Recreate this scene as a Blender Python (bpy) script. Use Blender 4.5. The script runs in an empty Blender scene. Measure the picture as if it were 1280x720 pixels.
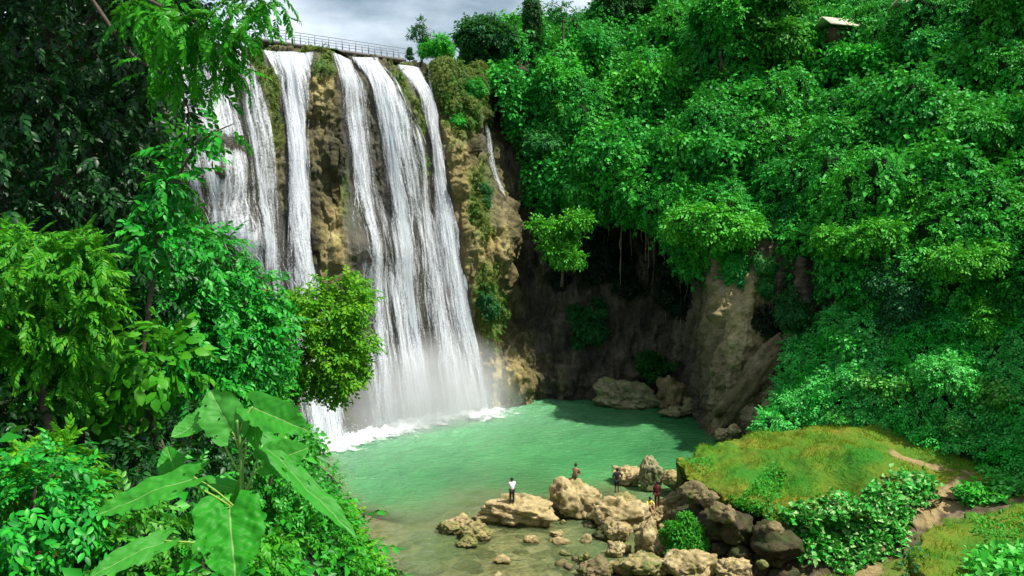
import bpy, bmesh, math, random
import numpy as np
from mathutils import Vector, Matrix

random.seed(7)
rng = np.random.default_rng(11)
D = bpy.data
sc = bpy.context.scene
C = sc.collection

# ------------------------------------------------------------------ camera
CAM_H, FPX, PITCH = 20.5, 1000.0, math.atan(110 / 1000.0)
cp, sp = math.cos(PITCH), math.sin(PITCH)

def ray(px, py):
    dx, dy = (px - 640) / FPX, (360 - py) / FPX
    return np.array([dx, cp + dy * sp, -sp + dy * cp])

def at(px, py, Y):                     # estimate of a world point: pixel of the photo + distance
    r = ray(px, py)
    return np.array([0, 0, CAM_H]) + r * (Y / r[1])

def at_z(px, py, z):                   # the same for a known height
    r = ray(px, py)
    return np.array([0, 0, CAM_H]) + r * ((z - CAM_H) / r[2])

def project(P):
    P = np.asarray(P, float)
    x, y, z = P[..., 0], P[..., 1], P[..., 2] - CAM_H
    f = y * cp - z * sp
    u = y * sp + z * cp
    f = np.where(f < .05, .05, f)
    return 640 + FPX * x / f, 360 - FPX * u / f

cam = D.objects.new('camera', D.cameras.new('camera'))
C.objects.link(cam)
cam.location = (0, 0, CAM_H)
cam.rotation_euler = (math.pi / 2 - PITCH, 0, 0)
cam.data.sensor_width = 36
cam.data.lens = FPX / 1280 * 36
cam.data.clip_start = .1
cam.data.clip_end = 6000
sc.camera = cam

# ------------------------------------------------------------------ helpers
def _h(i, j, k):
    n = (i.astype(np.int64) * 374761393 + j.astype(np.int64) * 668265263 + k.astype(np.int64) * 1440662683) & 0xffffffff
    n = ((n ^ (n >> 13)) * 1274126177) & 0xffffffff
    n = n ^ (n >> 16)
    return (n & 0xffff) / 65535.0 * 2 - 1

def noise(P):
    P = np.asarray(P, float)
    I = np.floor(P)
    f = P - I
    f = f * f * (3 - 2 * f)
    i, j, k = I[..., 0], I[..., 1], I[..., 2]
    r = 0
    for a in (0, 1):
        wa = f[..., 0] if a else 1 - f[..., 0]
        for b in (0, 1):
            wb = f[..., 1] if b else 1 - f[..., 1]
            for c in (0, 1):
                wc = f[..., 2] if c else 1 - f[..., 2]
                r = r + wa * wb * wc * _h(i + a, j + b, k + c)
    return r

def fbm(P, oct=4, lac=2.1, gain=.5):
    P = np.asarray(P, float)
    r, a = 0, 1.0
    for o in range(oct):
        r = r + a * noise(P + 17.3 * o)
        P = P * lac
        a *= gain
    return r

def billow(P, oct=3):
    P = np.asarray(P, float)
    r, a = 0, 1.0
    for o in range(oct):
        r = r + a * (np.abs(noise(P + 31.7 * o)) * 2 - .6)
        P = P * 2.1
        a *= .5
    return r

def sstep(a, b, x):
    t = np.clip((np.asarray(x, float) - a) / (b - a), 0, 1)
    return t * t * (3 - 2 * t)

def nrm(v):
    v = np.asarray(v, float)
    return v / np.maximum(np.linalg.norm(v, axis=-1, keepdims=True), 1e-9)

def link(o, parent=None):
    C.objects.link(o)
    if parent is not None:
        o.parent = parent
    return o

def raw_mesh(name, V, F, mat=None, smooth=False, uv=None, attrs=None, mats=None, midx=None):
    """V (n,3); F list of int arrays, each (m,3) or (m,4); uv per vertex; attrs name->per vertex floats"""
    V = np.asarray(V, np.float32)
    me = D.meshes.new(name)
    F = [np.asarray(f, np.int32) for f in F if len(f)]
    loops = np.concatenate([f.ravel() for f in F])
    tot = np.concatenate([np.full(len(f), f.shape[1], np.int32) for f in F])
    start = np.concatenate([[0], np.cumsum(tot)[:-1]]).astype(np.int32)
    me.vertices.add(len(V))
    me.vertices.foreach_set('co', V.ravel())
    me.loops.add(len(loops))
    me.loops.foreach_set('vertex_index', loops)
    me.polygons.add(len(tot))
    me.polygons.foreach_set('loop_start', start)
    me.polygons.foreach_set('loop_total', tot)
    if smooth:
        me.polygons.foreach_set('use_smooth', np.ones(len(tot), bool))
    if uv is not None:
        l = me.uv_layers.new(name='UVMap')
        l.data.foreach_set('uv', np.asarray(uv, np.float32)[loops].ravel())
    for k, a in (attrs or {}).items():
        at_ = me.attributes.new(k, 'FLOAT', 'POINT')
        at_.data.foreach_set('value', np.asarray(a, np.float32).ravel())
    if mat is not None:
        me.materials.append(mat)
    me.update(calc_edges=True)
    me.validate()
    return me

def obj(name, me, parent=None, loc=None):
    o = D.objects.new(name, me)
    link(o, parent)
    if loc is not None:
        o.location = loc
    return o

def tag(o, label=None, cat=None, group=None, kind=None):
    if label: o['label'] = label
    if cat: o['category'] = cat
    if group: o['group'] = group
    if kind: o['kind'] = kind
    return o

def empty(name, loc, label, cat, group=None, rz=0, s=1.0):
    o = D.objects.new(name, None)
    o.empty_display_size = .2
    link(o)
    o.location = loc
    o.rotation_euler = (0, 0, rz)
    o.scale = (s, s, s)
    return tag(o, label, cat, group)

def grid_faces(nr, nc):
    a = np.arange(nr * nc).reshape(nr, nc)
    return np.stack([a[:-1, :-1], a[:-1, 1:], a[1:, 1:], a[1:, :-1]], -1).reshape(-1, 4)

def tube(pts, radii, k=6):
    pts = np.asarray(pts, float)
    n = len(pts)
    radii = np.broadcast_to(np.asarray(radii, float), (n,))
    T = nrm(np.gradient(pts, axis=0))
    ref = np.array([0, 0, 1.]) if abs(T[0][2]) < .9 else np.array([1., 0, 0])
    V = []
    a = np.linspace(0, 2 * np.pi, k, endpoint=False)
    x = nrm(np.cross(T[0], ref))
    for i in range(n):
        x = nrm(x - T[i] * np.dot(x, T[i]))
        y = np.cross(T[i], x)
        V.append(pts[i] + radii[i] * (np.cos(a)[:, None] * x + np.sin(a)[:, None] * y))
    V = np.concatenate(V)
    i = np.arange(n - 1)[:, None] * k
    j = np.arange(k)[None]
    jn = (j + 1) % k
    F = np.stack(np.broadcast_arrays(i + j, i + jn, i + k + jn, i + k + j), -1).reshape(-1, 4)
    c0, c1 = len(V), len(V) + 1
    V = np.concatenate([V, pts[:1], pts[-1:]])
    j = np.arange(k)
    F3 = np.concatenate([np.stack([np.full(k, c0), (j + 1) % k, j], -1),
                         np.stack([np.full(k, c1), (n - 1) * k + j, (n - 1) * k + (j + 1) % k], -1)])
    return V, F, F3

def join(parts):
    """parts: list of (V, F4, F3)"""
    Vs, F4, F3, o = [], [], [], 0
    for V, a, b in parts:
        Vs.append(V)
        if a is not None and len(a): F4.append(np.asarray(a) + o)
        if b is not None and len(b): F3.append(np.asarray(b) + o)
        o += len(V)
    return (np.concatenate(Vs), np.concatenate(F4) if F4 else np.zeros((0, 4), int),
            np.concatenate(F3) if F3 else np.zeros((0, 3), int))

def box(c, s, R=None):
    c, s = np.asarray(c, float), np.asarray(s, float) / 2
    V = np.array([[x, y, z] for x in (-1, 1) for y in (-1, 1) for z in (-1, 1)]) * s
    if R is not None: V = V @ np.asarray(R).T
    F = np.array([[0, 1, 3, 2], [4, 6, 7, 5], [0, 4, 5, 1], [2, 3, 7, 6], [0, 2, 6, 4], [1, 5, 7, 3]])
    return V + c, F, np.zeros((0, 3), int)

def ico(sub):
    bm = bmesh.new()
    bmesh.ops.create_icosphere(bm, subdivisions=sub, radius=1)
    V = np.array([v.co[:] for v in bm.verts]); F = np.array([[v.index for v in f.verts] for f in bm.faces])
    bm.free()
    return V, F
ICO5, ICO4, ICO3 = ico(5), ico(4), ico(3)

# ------------------------------------------------------------------ leaf templates
def leaf_simple(w=.28, fold=.12, droop=.12):          # diamond folded along its midrib
    V = np.array([[0, 0, 0], [-w, .45, fold], [0, 1, -droop], [w, .45, fold]])
    F = np.array([[0, 2, 1], [0, 3, 2]])
    return V, np.zeros((0, 4), int), F

def leaf_fine(w=.24, fold=.07, droop=.2):             # pointed oval, folded and drooping
    ys = [0, .22, .5, .78, 1.]
    ws = [0, .8, 1., .6, 0]
    mid = [[0, y, -droop * y * y] for y in ys]
    L = [[-w * k, y, -droop * y * y + fold * k] for y, k in zip(ys, ws)][1:4]
    R = [[w * k, y, -droop * y * y + fold * k] for y, k in zip(ys, ws)][1:4]
    V = np.array(mid + L + R)
    F4 = [[1, 2, 6, 5], [2, 3, 7, 6], [1, 8, 9, 2], [2, 9, 10, 3]]
    F3 = [[0, 1, 5], [3, 4, 7], [0, 8, 1], [3, 10, 4]]
    return V, np.array(F4), np.array(F3)

def rot_from(d, n):
    y = nrm(d)
    x = nrm(np.cross(y, n))
    z = np.cross(x, y)
    return np.stack([x, y, z], -1)

def scatter(tmpl, pos, d, n, s):
    V, F4, F3 = tmpl
    pos, s = np.asarray(pos, float), np.asarray(s, float)
    N, m = len(pos), len(V)
    R = rot_from(d, n)
    W = np.einsum('nij,mj->nmi', R, V) * s[:, None, None] + pos[:, None]
    o = (np.arange(N) * m)[:, None, None]
    return (W.reshape(-1, 3), (F4[None] + o).reshape(-1, 4) if len(F4) else F4,
            (F3[None] + o).reshape(-1, 3) if len(F3) else F3)

def spray(leaf, n=9, length=1.0, ll=.4, spread=.9, droop=.25, seed=0, pinnate=False, twig=.012):
    r = np.random.default_rng(seed)
    parts = []
    ts = np.linspace(.12, 1, n)
    for i, t in enumerate(ts):
        sides = (-1, 1) if pinnate else ((-1) ** i,)
        for sd in sides:
            y = t * length
            p = np.array([[0, y, -droop * y * y]])
            if i == n - 1: ang = 0 if sd > 0 else .35
            else: ang = spread * (1 - .35 * t) + r.normal(0, .13)
            dd = np.array([[math.sin(ang) * sd, math.cos(ang), -.25 - droop * t + r.normal(0, .12)]])
            nn = np.array([[r.normal(0, .25), r.normal(0, .2), 1]])
            k = ll * (1 - .45 * abs(t - .5)) * r.uniform(.8, 1.15)
            parts.append(scatter(leaf, p, dd, nn, np.array([k])))
    if twig:
        y = np.linspace(0, length, 5)
        parts.append(tube(np.stack([y * 0, y, -droop * y * y - .004], -1), np.linspace(twig, twig * .3, 5), 3))
    return join(parts)

LEAF = leaf_simple()
LEAFW = leaf_simple(.42, .1, .18)
LEAFF = leaf_fine()
LEAFB = leaf_fine(.34, .06, .25)
SPRAY_FAR = [spray(leaf_simple(.3, .1, .2), 6, 1.0, .52, 1.0, .3, i, twig=0) for i in range(3)]
SPRAY_BIG = [spray(leaf_simple(.4, .08, .25), 4, .8, .5, 1.1, .35, 60 + i, twig=0) for i in range(3)]
SPRAY_NEAR = [spray(LEAFF, 8, 1.0, .40, .95, .3, 10 + i) for i in range(4)]
SPRAY_BROAD = [spray(LEAFB, 6, 1.0, .46, 1.0, .35, 20 + i) for i in range(3)]
SPRAY_PINN = [spray(leaf_fine(.17, .03, .15), 9, 1.0, .34, 1.0, .35, 30 + i, True) for i in range(3)]

def lobe_points(lobes, n, r, shell=.35, up=.15, gap=1.1, gapth=-.5):
    """points through the outer volume of a set of ellipsoids, with gaps; returns pos, outward"""
    L = np.array([[*c, *e] for c, e in lobes], float)
    vol = np.prod(L[:, 3:], 1) ** (2 / 3)
    pr = vol / vol.sum()
    P, O = [], []
    need = n
    for _ in range(12):
        m = need * 2 + 50
        k = r.choice(len(L), m, p=pr)
        d = nrm(r.normal(size=(m, 3)) + [0, 0, up])
        rad = 1 - shell * r.random(m) ** 1.6
        p = L[k, :3] + d * L[k, 3:] * rad[:, None] * (1 + .22 * fbm(d * 2.1 + k[:, None] * 3.7, 2))[:, None]
        inside = np.zeros(m, bool)
        for q in range(len(L)):
            e = ((p - L[q, :3]) / (L[q, 3:] * .62))
            inside |= ((e * e).sum(1) < 1) & (k != q)
        g = noise(p * gap + 5.1) > gapth
        ok = ~inside & g
        P.append(p[ok]); O.append(nrm(d[ok] / L[k[ok], 3:]))
        need = n - sum(map(len, P))
        if need <= 0: break
    P, O = np.concatenate(P)[:n], np.concatenate(O)[:n]
    return P, O

def foliage(lobes, n, tmpls, size, r, droop=.35, jit=.45, flat=.6, **kw):
    P, O = lobe_points(lobes, n, r, **kw)
    parts = []
    k = r.integers(0, len(tmpls), len(P))
    for q in range(len(tmpls)):
        s = k == q
        m = s.sum()
        if not m: continue
        d = O[s] * .8 + r.normal(size=(m, 3)) * jit + [0, 0, -droop]
        nn = O[s] * (1 - flat) + np.array([0, 0, flat]) + r.normal(size=(m, 3)) * .3
        parts.append(scatter(tmpls[q], P[s], d, nn, size * r.uniform(.7, 1.3, m)))
    return join(parts)

# ------------------------------------------------------------------ materials
def mat_new(name):
    m = D.materials.new(name)
    m.use_nodes = True
    m.node_tree.nodes.clear()
    return m, m.node_tree.nodes, m.node_tree.links

def ramp(N, stops, interp='LINEAR'):
    n = N.new('ShaderNodeValToRGB')
    cr = n.color_ramp
    cr.interpolation = interp
    while len(cr.elements) < len(stops): cr.elements.new(.5)
    for e, (p, c) in zip(cr.elements, stops):
        e.position = p
        e.color = (*c, 1) if len(c) == 3 else c
    return n

def mixrgb(N, L, fac, a, b, mode='MIX'):
    n = N.new('ShaderNodeMix')
    n.data_type = 'RGBA'
    n.blend_type = mode
    for sock, v in ((n.inputs[0], fac), (n.inputs[6], a), (n.inputs[7], b)):
        if hasattr(v, 'is_linked'): L.new(v, sock)
        elif isinstance(v, (int, float)): sock.default_value = v
        else: sock.default_value = (*v, 1)
    return n.outputs[2]

def math_n(N, L, op, a, b=None, c=None, clamp=False):
    n = N.new('ShaderNodeMath')
    n.operation = op
    n.use_clamp = clamp
    for i, v in enumerate((a, b, c)):
        if v is None: continue
        if hasattr(v, 'is_linked'): L.new(v, n.inputs[i])
        else: n.inputs[i].default_value = v
    return n.outputs[0]

def noise_n(N, L, vec, scale, detail=4, rough=.55):
    n = N.new('ShaderNodeTexNoise')
    n.inputs['Scale'].default_value = scale
    n.inputs['Detail'].default_value = detail
    n.inputs['Roughness'].default_value = rough
    if vec is not None: L.new(vec, n.inputs['Vector'])
    return n.outputs['Fac']

def pos_n(N):
    return N.new('ShaderNodeNewGeometry').outputs['Position']

def leaf_mat(name, cols, transl=.24, rough=.5, patch=None, patch_scale=.25, spec=.18):
    """cols: list of colours picked per leaf; patch: second list mixed in by world position (species patches)"""
    m, N, L = mat_new(name)
    g = N.new('ShaderNodeNewGeometry')
    st = lambda cs: [(i / max(1, len(cs) - 1), c) for i, c in enumerate(cs)]
    r1 = ramp(N, st(cols))
    L.new(g.outputs['Random Per Island'], r1.inputs[0])
    col = r1.outputs[0]
    if patch:
        r2 = ramp(N, st(patch))
        L.new(g.outputs['Random Per Island'], r2.inputs[0])
        f = noise_n(N, L, g.outputs['Position'], patch_scale, 3)
        rr = ramp(N, [(.48, (0, 0, 0)), (.66, (1, 1, 1))])
        L.new(f, rr.inputs[0])
        col = mixrgb(N, L, rr.outputs[0], col, r2.outputs[0])
    oi = N.new('ShaderNodeObjectInfo')
    hs = N.new('ShaderNodeHueSaturation')
    L.new(col, hs.inputs['Color'])
    L.new(math_n(N, L, 'MULTIPLY_ADD', oi.outputs['Random'], .03, .485), hs.inputs['Hue'])
    L.new(math_n(N, L, 'MULTIPLY_ADD', oi.outputs['Random'], .3, .85), hs.inputs['Value'])
    p = N.new('ShaderNodeBsdfPrincipled')
    L.new(hs.outputs[0], p.inputs['Base Color'])
    p.inputs['Roughness'].default_value = rough
    p.inputs['Specular IOR Level'].default_value = spec
    t = N.new('ShaderNodeBsdfTranslucent')
    L.new(mixrgb(N, L, .5, hs.outputs[0], (.10, .34, .02)), t.inputs[0])
    mx = N.new('ShaderNodeMixShader')
    mx.inputs[0].default_value = transl
    L.new(p.outputs[0], mx.inputs[1]); L.new(t.outputs[0], mx.inputs[2])
    o = N.new('ShaderNodeOutputMaterial')
    L.new(mx.outputs[0], o.inputs[0])
    return m

M = {}
M['hill'] = leaf_mat('hillside_leaf', [(.010, .16, .016), (.018, .25, .022), (.03, .33, .028), (.05, .39, .035)],
                     patch=[(.035, .34, .018), (.08, .43, .025), (.025, .27, .022)], patch_scale=.14)
M['hill_blue'] = leaf_mat('bluish_leaf', [(.014, .15, .03), (.025, .21, .045), (.05, .28, .07)])
M['hill_bright'] = leaf_mat('bright_vine_leaf', [(.025, .31, .018), (.05, .40, .022), (.09, .46, .03)])
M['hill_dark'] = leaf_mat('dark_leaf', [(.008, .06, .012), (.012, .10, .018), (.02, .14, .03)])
M['slope'] = leaf_mat('slope_shrub_leaf', [(.03, .30, .025), (.055, .40, .04), (.10, .48, .07), (.19, .54, .14)],
                      patch=[(.03, .35, .015), (.06, .43, .025)], patch_scale=.3)
M['pale'] = leaf_mat('pale_creeper_leaf', [(.03, .27, .02), (.08, .38, .05), (.30, .48, .18), (.02, .20, .012), (.05, .32, .025)], transl=.2)
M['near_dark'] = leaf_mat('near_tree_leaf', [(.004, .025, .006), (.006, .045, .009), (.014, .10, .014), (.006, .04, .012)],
                          transl=.14, rough=.42, spec=.25)  # leaf colour lowered to near black to hold the crown's shade
M['shade'] = leaf_mat('shade_toned_leaf', [(.003, .014, .004), (.004, .022, .005)], transl=.08)  # near black leaf colour standing in for deep shade
M['near_mid'] = leaf_mat('near_shrub_leaf', [(.012, .13, .010), (.022, .22, .015), (.04, .33, .02), (.07, .34, .025)],
                         transl=.32, rough=.42, spec=.25)
M['near_bright'] = leaf_mat('near_bright_leaf', [(.02, .22, .010), (.04, .31, .012), (.08, .39, .02)], transl=.42, rough=.4)
M['feather'] = leaf_mat('feathery_leaf', [(.025, .18, .008), (.05, .26, .010), (.12, .34, .014)], transl=.34)
M['yellowish'] = leaf_mat('yellow_green_leaf', [(.05, .28, .01), (.09, .38, .012), (.17, .43, .014)], transl=.4)
M['moss'] = leaf_mat('moss_tuft', [(.05, .10, .010), (.09, .14, .014), (.15, .19, .025), (.03, .10, .012)], transl=.2, patch=[(.02, .13, .012), (.04, .18, .018)], patch_scale=.3)
M['grass'] = leaf_mat('grass_blade', [(.13, .20, .007), (.20, .24, .009), (.30, .26, .012)], transl=.3,
                      patch=[(.03, .30, .01), (.06, .36, .012), (.11, .31, .012)], patch_scale=.33)
M['grass_green'] = leaf_mat('green_grass_blade', [(.010, .20, .014), (.02, .30, .02), (.04, .36, .025), (.07, .36, .02)], transl=.3)

def simple_mat(name, col, rough=.7, var=.25, scale=6.0, bump=.3, spec=.3, bscale=None):
    m, N, L = mat_new(name)
    tc = N.new('ShaderNodeTexCoord')
    f = noise_n(N, L, tc.outputs['Object'], scale, 5)
    c = mixrgb(N, L, f, [x * (1 - var) for x in col], [min(1, x * (1 + var)) for x in col])
    p = N.new('ShaderNodeBsdfPrincipled')
    L.new(c, p.inputs['Base Color'])
    p.inputs['Roughness'].default_value = rough
    p.inputs['Specular IOR Level'].default_value = spec
    if bump:
        b = N.new('ShaderNodeBump')
        b.inputs['Strength'].default_value = bump
        b.inputs['Distance'].default_value = .05
        L.new(noise_n(N, L, tc.outputs['Object'], bscale or scale * 2, 5), b.inputs['Height'])
        L.new(b.outputs[0], p.inputs['Normal'])
    o = N.new('ShaderNodeOutputMaterial')
    L.new(p.outputs[0], o.inputs[0])
    return m

M['bark'] = simple_mat('bark', (.08, .06, .045), .85, .5, 5, .6)
M['palebark'] = simple_mat('pale_bark', (.20, .16, .12), .85, .4, 8, .5)
M['root'] = simple_mat('hanging_root', (.26, .21, .15), .9, .4, 5, .3)
M['soil'] = simple_mat('dark_soil', (.012, .022, .008), .95, .5, .8, .5)  # dark green brown soil colour
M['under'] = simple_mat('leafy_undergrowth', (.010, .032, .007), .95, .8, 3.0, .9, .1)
M['rail'] = simple_mat('railing_steel', (.22, .24, .26), .5, .2, 4, 0)
M['deck'] = simple_mat('bridge_deck', (.14, .13, .13), .8, .3, 3, .2)
M['stalk'] = simple_mat('leaf_stalk', (.20, .32, .05), .5, .2, 20, 0)
M['red'] = simple_mat('red_petal', (.55, .04, .07), .5, .3, 20, 0)
M['thatch'] = simple_mat('weathered_roof', (.58, .50, .38), .9, .35, 2.0, .5)
M['hutwall'] = simple_mat('hut_wall', (.07, .045, .03), .9, .3, 2, .2)

def rock_mat(name, base, light, moss, mossamt=.35, scale=.6, dark=(.05, .04, .025), bump=.8, wetband=1.0):
    m, N, L = mat_new(name)
    P = pos_n(N)
    f1 = noise_n(N, L, P, scale, 6, .6)
    r1 = ramp(N, [(.30, dark), (.44, base), (.56, base), (.70, light)])
    L.new(f1, r1.inputs[0])
    f2 = noise_n(N, L, P, scale * 5, 6, .65)
    c = mixrgb(N, L, .75, r1.outputs[0], mixrgb(N, L, math_n(N, L, 'MULTIPLY_ADD', math_n(N, L, 'SUBTRACT', f2, .5), 2.0, .5, clamp=True), (.22, .22, .20), (1.3, 1.28, 1.25)), 'MULTIPLY')
    f3 = noise_n(N, L, P, scale * 1.7, 5)
    r3 = ramp(N, [(.62 - mossamt * .4, (0, 0, 0)), (.72 - mossamt * .25, (1, 1, 1))])
    L.new(f3, r3.inputs[0])
    c = mixrgb(N, L, math_n(N, L, 'MULTIPLY', r3.outputs[0], .75), c, moss)
    sz = N.new('ShaderNodeSeparateXYZ'); L.new(P, sz.inputs[0])
    wl = math_n(N, L, 'MULTIPLY_ADD', math_n(N, L, 'SUBTRACT', sz.outputs[2], math_n(N, L, 'MULTIPLY_ADD', f2, .5, -.12)), -5.0, .6, clamp=True)   # wet, algae dark rock at the waterline
    c = mixrgb(N, L, math_n(N, L, 'MULTIPLY', wl, wetband), c, mixrgb(N, L, 1.0, c, (.42, .42, .30), 'MULTIPLY'))
    p = N.new('ShaderNodeBsdfPrincipled')
    L.new(c, p.inputs['Base Color'])
    L.new(math_n(N, L, 'MULTIPLY_ADD', wl, -.4 * wetband, .8), p.inputs['Roughness'])
    p.inputs['Specular IOR Level'].default_value = .25
    b = N.new('ShaderNodeBump')
    b.inputs['Strength'].default_value = bump
    b.inputs['Distance'].default_value = .22
    hh = math_n(N, L, 'ADD', math_n(N, L, 'MULTIPLY', f2, .7), math_n(N, L, 'MULTIPLY', noise_n(N, L, P, scale * 22, 4), .3))
    L.new(hh, b.inputs['Height'])
    L.new(b.outputs[0], p.inputs['Normal'])
    o = N.new('ShaderNodeOutputMaterial')
    L.new(p.outputs[0], o.inputs[0])
    return m

M['tan'] = rock_mat('tan_travertine', (.44, .345, .17), (.62, .51, .29), (.15, .16, .04), .2, .9, (.12, .095, .04))
M['tanmoss'] = rock_mat('mossy_travertine', (.36, .29, .13), (.5, .42, .24), (.07, .12, .02), .5, .9, (.12, .10, .04))
M['greyrock'] = rock_mat('grey_brown_rock', (.21, .165, .085), (.36, .29, .17), (.08, .10, .02), .35, .8, (.06, .05, .03))
M['darkrock'] = rock_mat('shade_toned_rock', (.058, .048, .022), (.14, .112, .055), (.04, .06, .012), .4, .8, (.018, .016, .009))  # dark rock, lowered further to hold the shade of the undercut
M['olive'] = rock_mat('olive_rock', (.26, .24, .13), (.38, .35, .22), (.12, .16, .05), .4, .7, (.10, .09, .05))
M['buttress'] = rock_mat('brown_slab_rock', (.16, .125, .07), (.28, .23, .14), (.07, .08, .02), .3, .7, (.05, .04, .022), wetband=0.0)
M['bed'] = rock_mat('pool_bed', (.36, .30, .16), (.52, .46, .30), (.16, .18, .07), .3, .55, (.20, .17, .09), .4, 0.0)

# ------------------------------------------------------------------ light
TO_SUN = nrm(np.array([.46, -.16, .87]))
el = math.asin(TO_SUN[2])
azim = math.atan2(TO_SUN[0], TO_SUN[1])
sun = D.objects.new('sun', D.lights.new('sun', 'SUN'))
C.objects.link(sun)
sun.data.energy = 5.0
sun.data.angle = math.radians(.6)
sun.data.color = (1, .95, .86)
sun.rotation_euler = Vector(TO_SUN).to_track_quat('Z', 'Y').to_euler()
sun.location = (30, 0, 90)

w = D.worlds.new('World')
sc.world = w
w.use_nodes = True
N, L = w.node_tree.nodes, w.node_tree.links
N.clear()
sky = N.new('ShaderNodeTexSky')
sky.sky_type = 'NISHITA'
sky.sun_disc = False
sky.sun_elevation = el
sky.sun_rotation = azim
sky.air_density = 1.2
sky.dust_density = 2.0
tc = N.new('ShaderNodeTexCoord')
mp = N.new('ShaderNodeMapping')
mp.inputs['Scale'].default_value = (1, 1, 2.6)
mp.inputs['Location'].default_value = (.35, .2, .1)
L.new(tc.outputs['Generated'], mp.inputs[0])
cf = noise_n(N, L, mp.outputs[0], 2.6, 8, .55)
cr = ramp(N, [(.40, (0, 0, 0)), (.60, (1, 1, 1))])
L.new(cf, cr.inputs[0])
cf2 = noise_n(N, L, mp.outputs[0], 5.0, 6, .6)
cc = mixrgb(N, L, cf2, (4.2, 6.6, 9.6), (18, 18.2, 18.5))
skycol = mixrgb(N, L, cr.outputs[0], mixrgb(N, L, 1.0, sky.outputs[0], (1.0, 1.05, 1.0), 'MULTIPLY'), cc)
bg = N.new('ShaderNodeBackground')
bg.inputs['Strength'].default_value = .060
L.new(skycol, bg.inputs[0])
wo = N.new('ShaderNodeOutputWorld')
L.new(bg.outputs[0], wo.inputs[0])

sc.view_settings.view_transform = 'Standard'
sc.view_settings.look = 'None'
sc.view_settings.exposure = 0.68
sc.view_settings.gamma = 1
sc.cycles.use_denoising = True
sc.cycles.max_bounces = 6
sc.cycles.diffuse_bounces = 2
sc.cycles.glossy_bounces = 2
sc.cycles.transmission_bounces = 3
sc.cycles.transparent_max_bounces = 24
sc.cycles.caustics_reflective = False
sc.cycles.caustics_refractive = False
sc.cycles.sample_clamp_indirect = 4

# ================================================================== CLIFF
def crom(K, t):
    """Catmull-Rom through rows of K at parameters t (0..n-1)"""
    K = np.asarray(K, float)
    n = len(K)
    i = np.clip(np.floor(t).astype(int), 0, n - 2)
    f = (t - i)[:, None]
    g = lambda k: K[np.clip(k, 0, n - 1)]
    p0, p1, p2, p3 = g(i - 1), g(i), g(i + 1), g(i + 2)
    return .5 * (2 * p1 + (p2 - p0) * f + (2 * p0 - 5 * p1 + 4 * p2 - p3) * f ** 2 + (3 * p1 - p0 - 3 * p2 + p3) * f ** 3)

TOPZ = 34.5
ccols = [  # (base point on the water, top point)
    ((-46, 46, 0), (-56, 54, TOPZ)),
    ((-27, 58, 0), at_z(120, 46, TOPZ)),
    ((-20.5, 63.5, 0), at_z(280, 57, TOPZ)),
    (at_z(398, 556, 0), at_z(345, 62, TOPZ)),
    (at_z(452, 540, 0), at_z(400, 66, TOPZ)),
    (at_z(525, 526, 0), at_z(452, 71, TOPZ)),
    (at_z(600, 514, 0), at_z(512, 79, TOPZ)),
    (at_z(640, 508, 0), at_z(556, 84, TOPZ)),
    (at_z(664, 500, 0), at_z(600, 92, TOPZ + .5)),
    (at_z(710, 497, 0), at(640, 60, 96)),
    (at_z(790, 496, 0), at(790, 190, 90)),
    (at_z(856, 506, 0), at(850, 240, 86)),
    (at_z(882, 536, 0), at(896, 300, 73)),
    (at_z(935, 552, 0), at(960, 300, 70)),
    ((25.5, 63, 0), at(1030, 330, 66)),
    ((33, 60, 0), at(1120, 330, 64)),
]
NU, NV = 940, 400
nK = len(ccols)
tu = np.linspace(0, nK - 1, NU)
base = crom([c[0] for c in ccols], tu)
top = crom([c[1] for c in ccols], tu)
hv = np.linspace(-.06, 1.0, NV)
setb = np.interp(hv, [-.06, 0, .25, .5, .75, .9, 1], [-.02, 0, .24, .43, .62, .79, 1])
setl = hv
# falls columns lean with a rounded lip, cave columns straight
mix = sstep(8, 9.5, tu)[None]
gh = setb[:, None] * (1 - mix) + setl[:, None] * mix
P0 = np.empty((NV, NU, 3))
P0[..., :2] = base[None, :, :2] + (top - base)[None, :, :2] * gh[..., None]
P0[..., 2] = hv[:, None] * top[None, :, 2]

def grid_normals(P):
    du = np.gradient(P, axis=1)
    dv = np.gradient(P, axis=0)
    return nrm(np.cross(du, dv))

Nn = grid_normals(P0)
if Nn[NV // 2, NU // 3, 1] > 0: Nn = -Nn
PX, PY = project(P0)
bumps = [(262, 212, 40, 48, 1.7), (264, 184, 36, 11, 1.0), (270, 228, 40, 12, .8), (300, 290, 26, 14, .7), (400, 98, 27, 42, 1.9), (428, 300, 28, 45, 1.6), (326, 130, 13, 90, 1.3),
         (335, 210, 14, 60, .8), (506, 135, 16, 40, 1.4), (516, 195, 13, 42, 1.6), (568, 200, 18, 110, 1.9), (585, 330, 18, 60, 1.5),
         (612, 300, 20, 55, 2.4), (625, 275, 12, 30, 1.2), (600, 395, 22, 45, 1.6), (632, 470, 26, 42, 2.4), (455, 318, 40, 18, .9),
         (548, 100, 12, 24, 1.0), (925, 400, 28, 70, 1.4), (905, 480, 20, 40, 1.0), (305, 300, 26, 30, 1.6), (430, 370, 20, 30, 1.4),
         (410, 200, 16, 50, .5), (590, 120, 14, 40, 1.0), (372, 330, 10, 40, .5), (735, 470, 50, 30, 2.0)]
disp = np.zeros((NV, NU))
for bx_, by_, rx, ry, a in bumps:
    disp += a * np.exp(-((PX - bx_) / rx) ** 2 - ((PY - by_) / ry) ** 2)
PS = P0 + Nn * disp[..., None]
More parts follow.
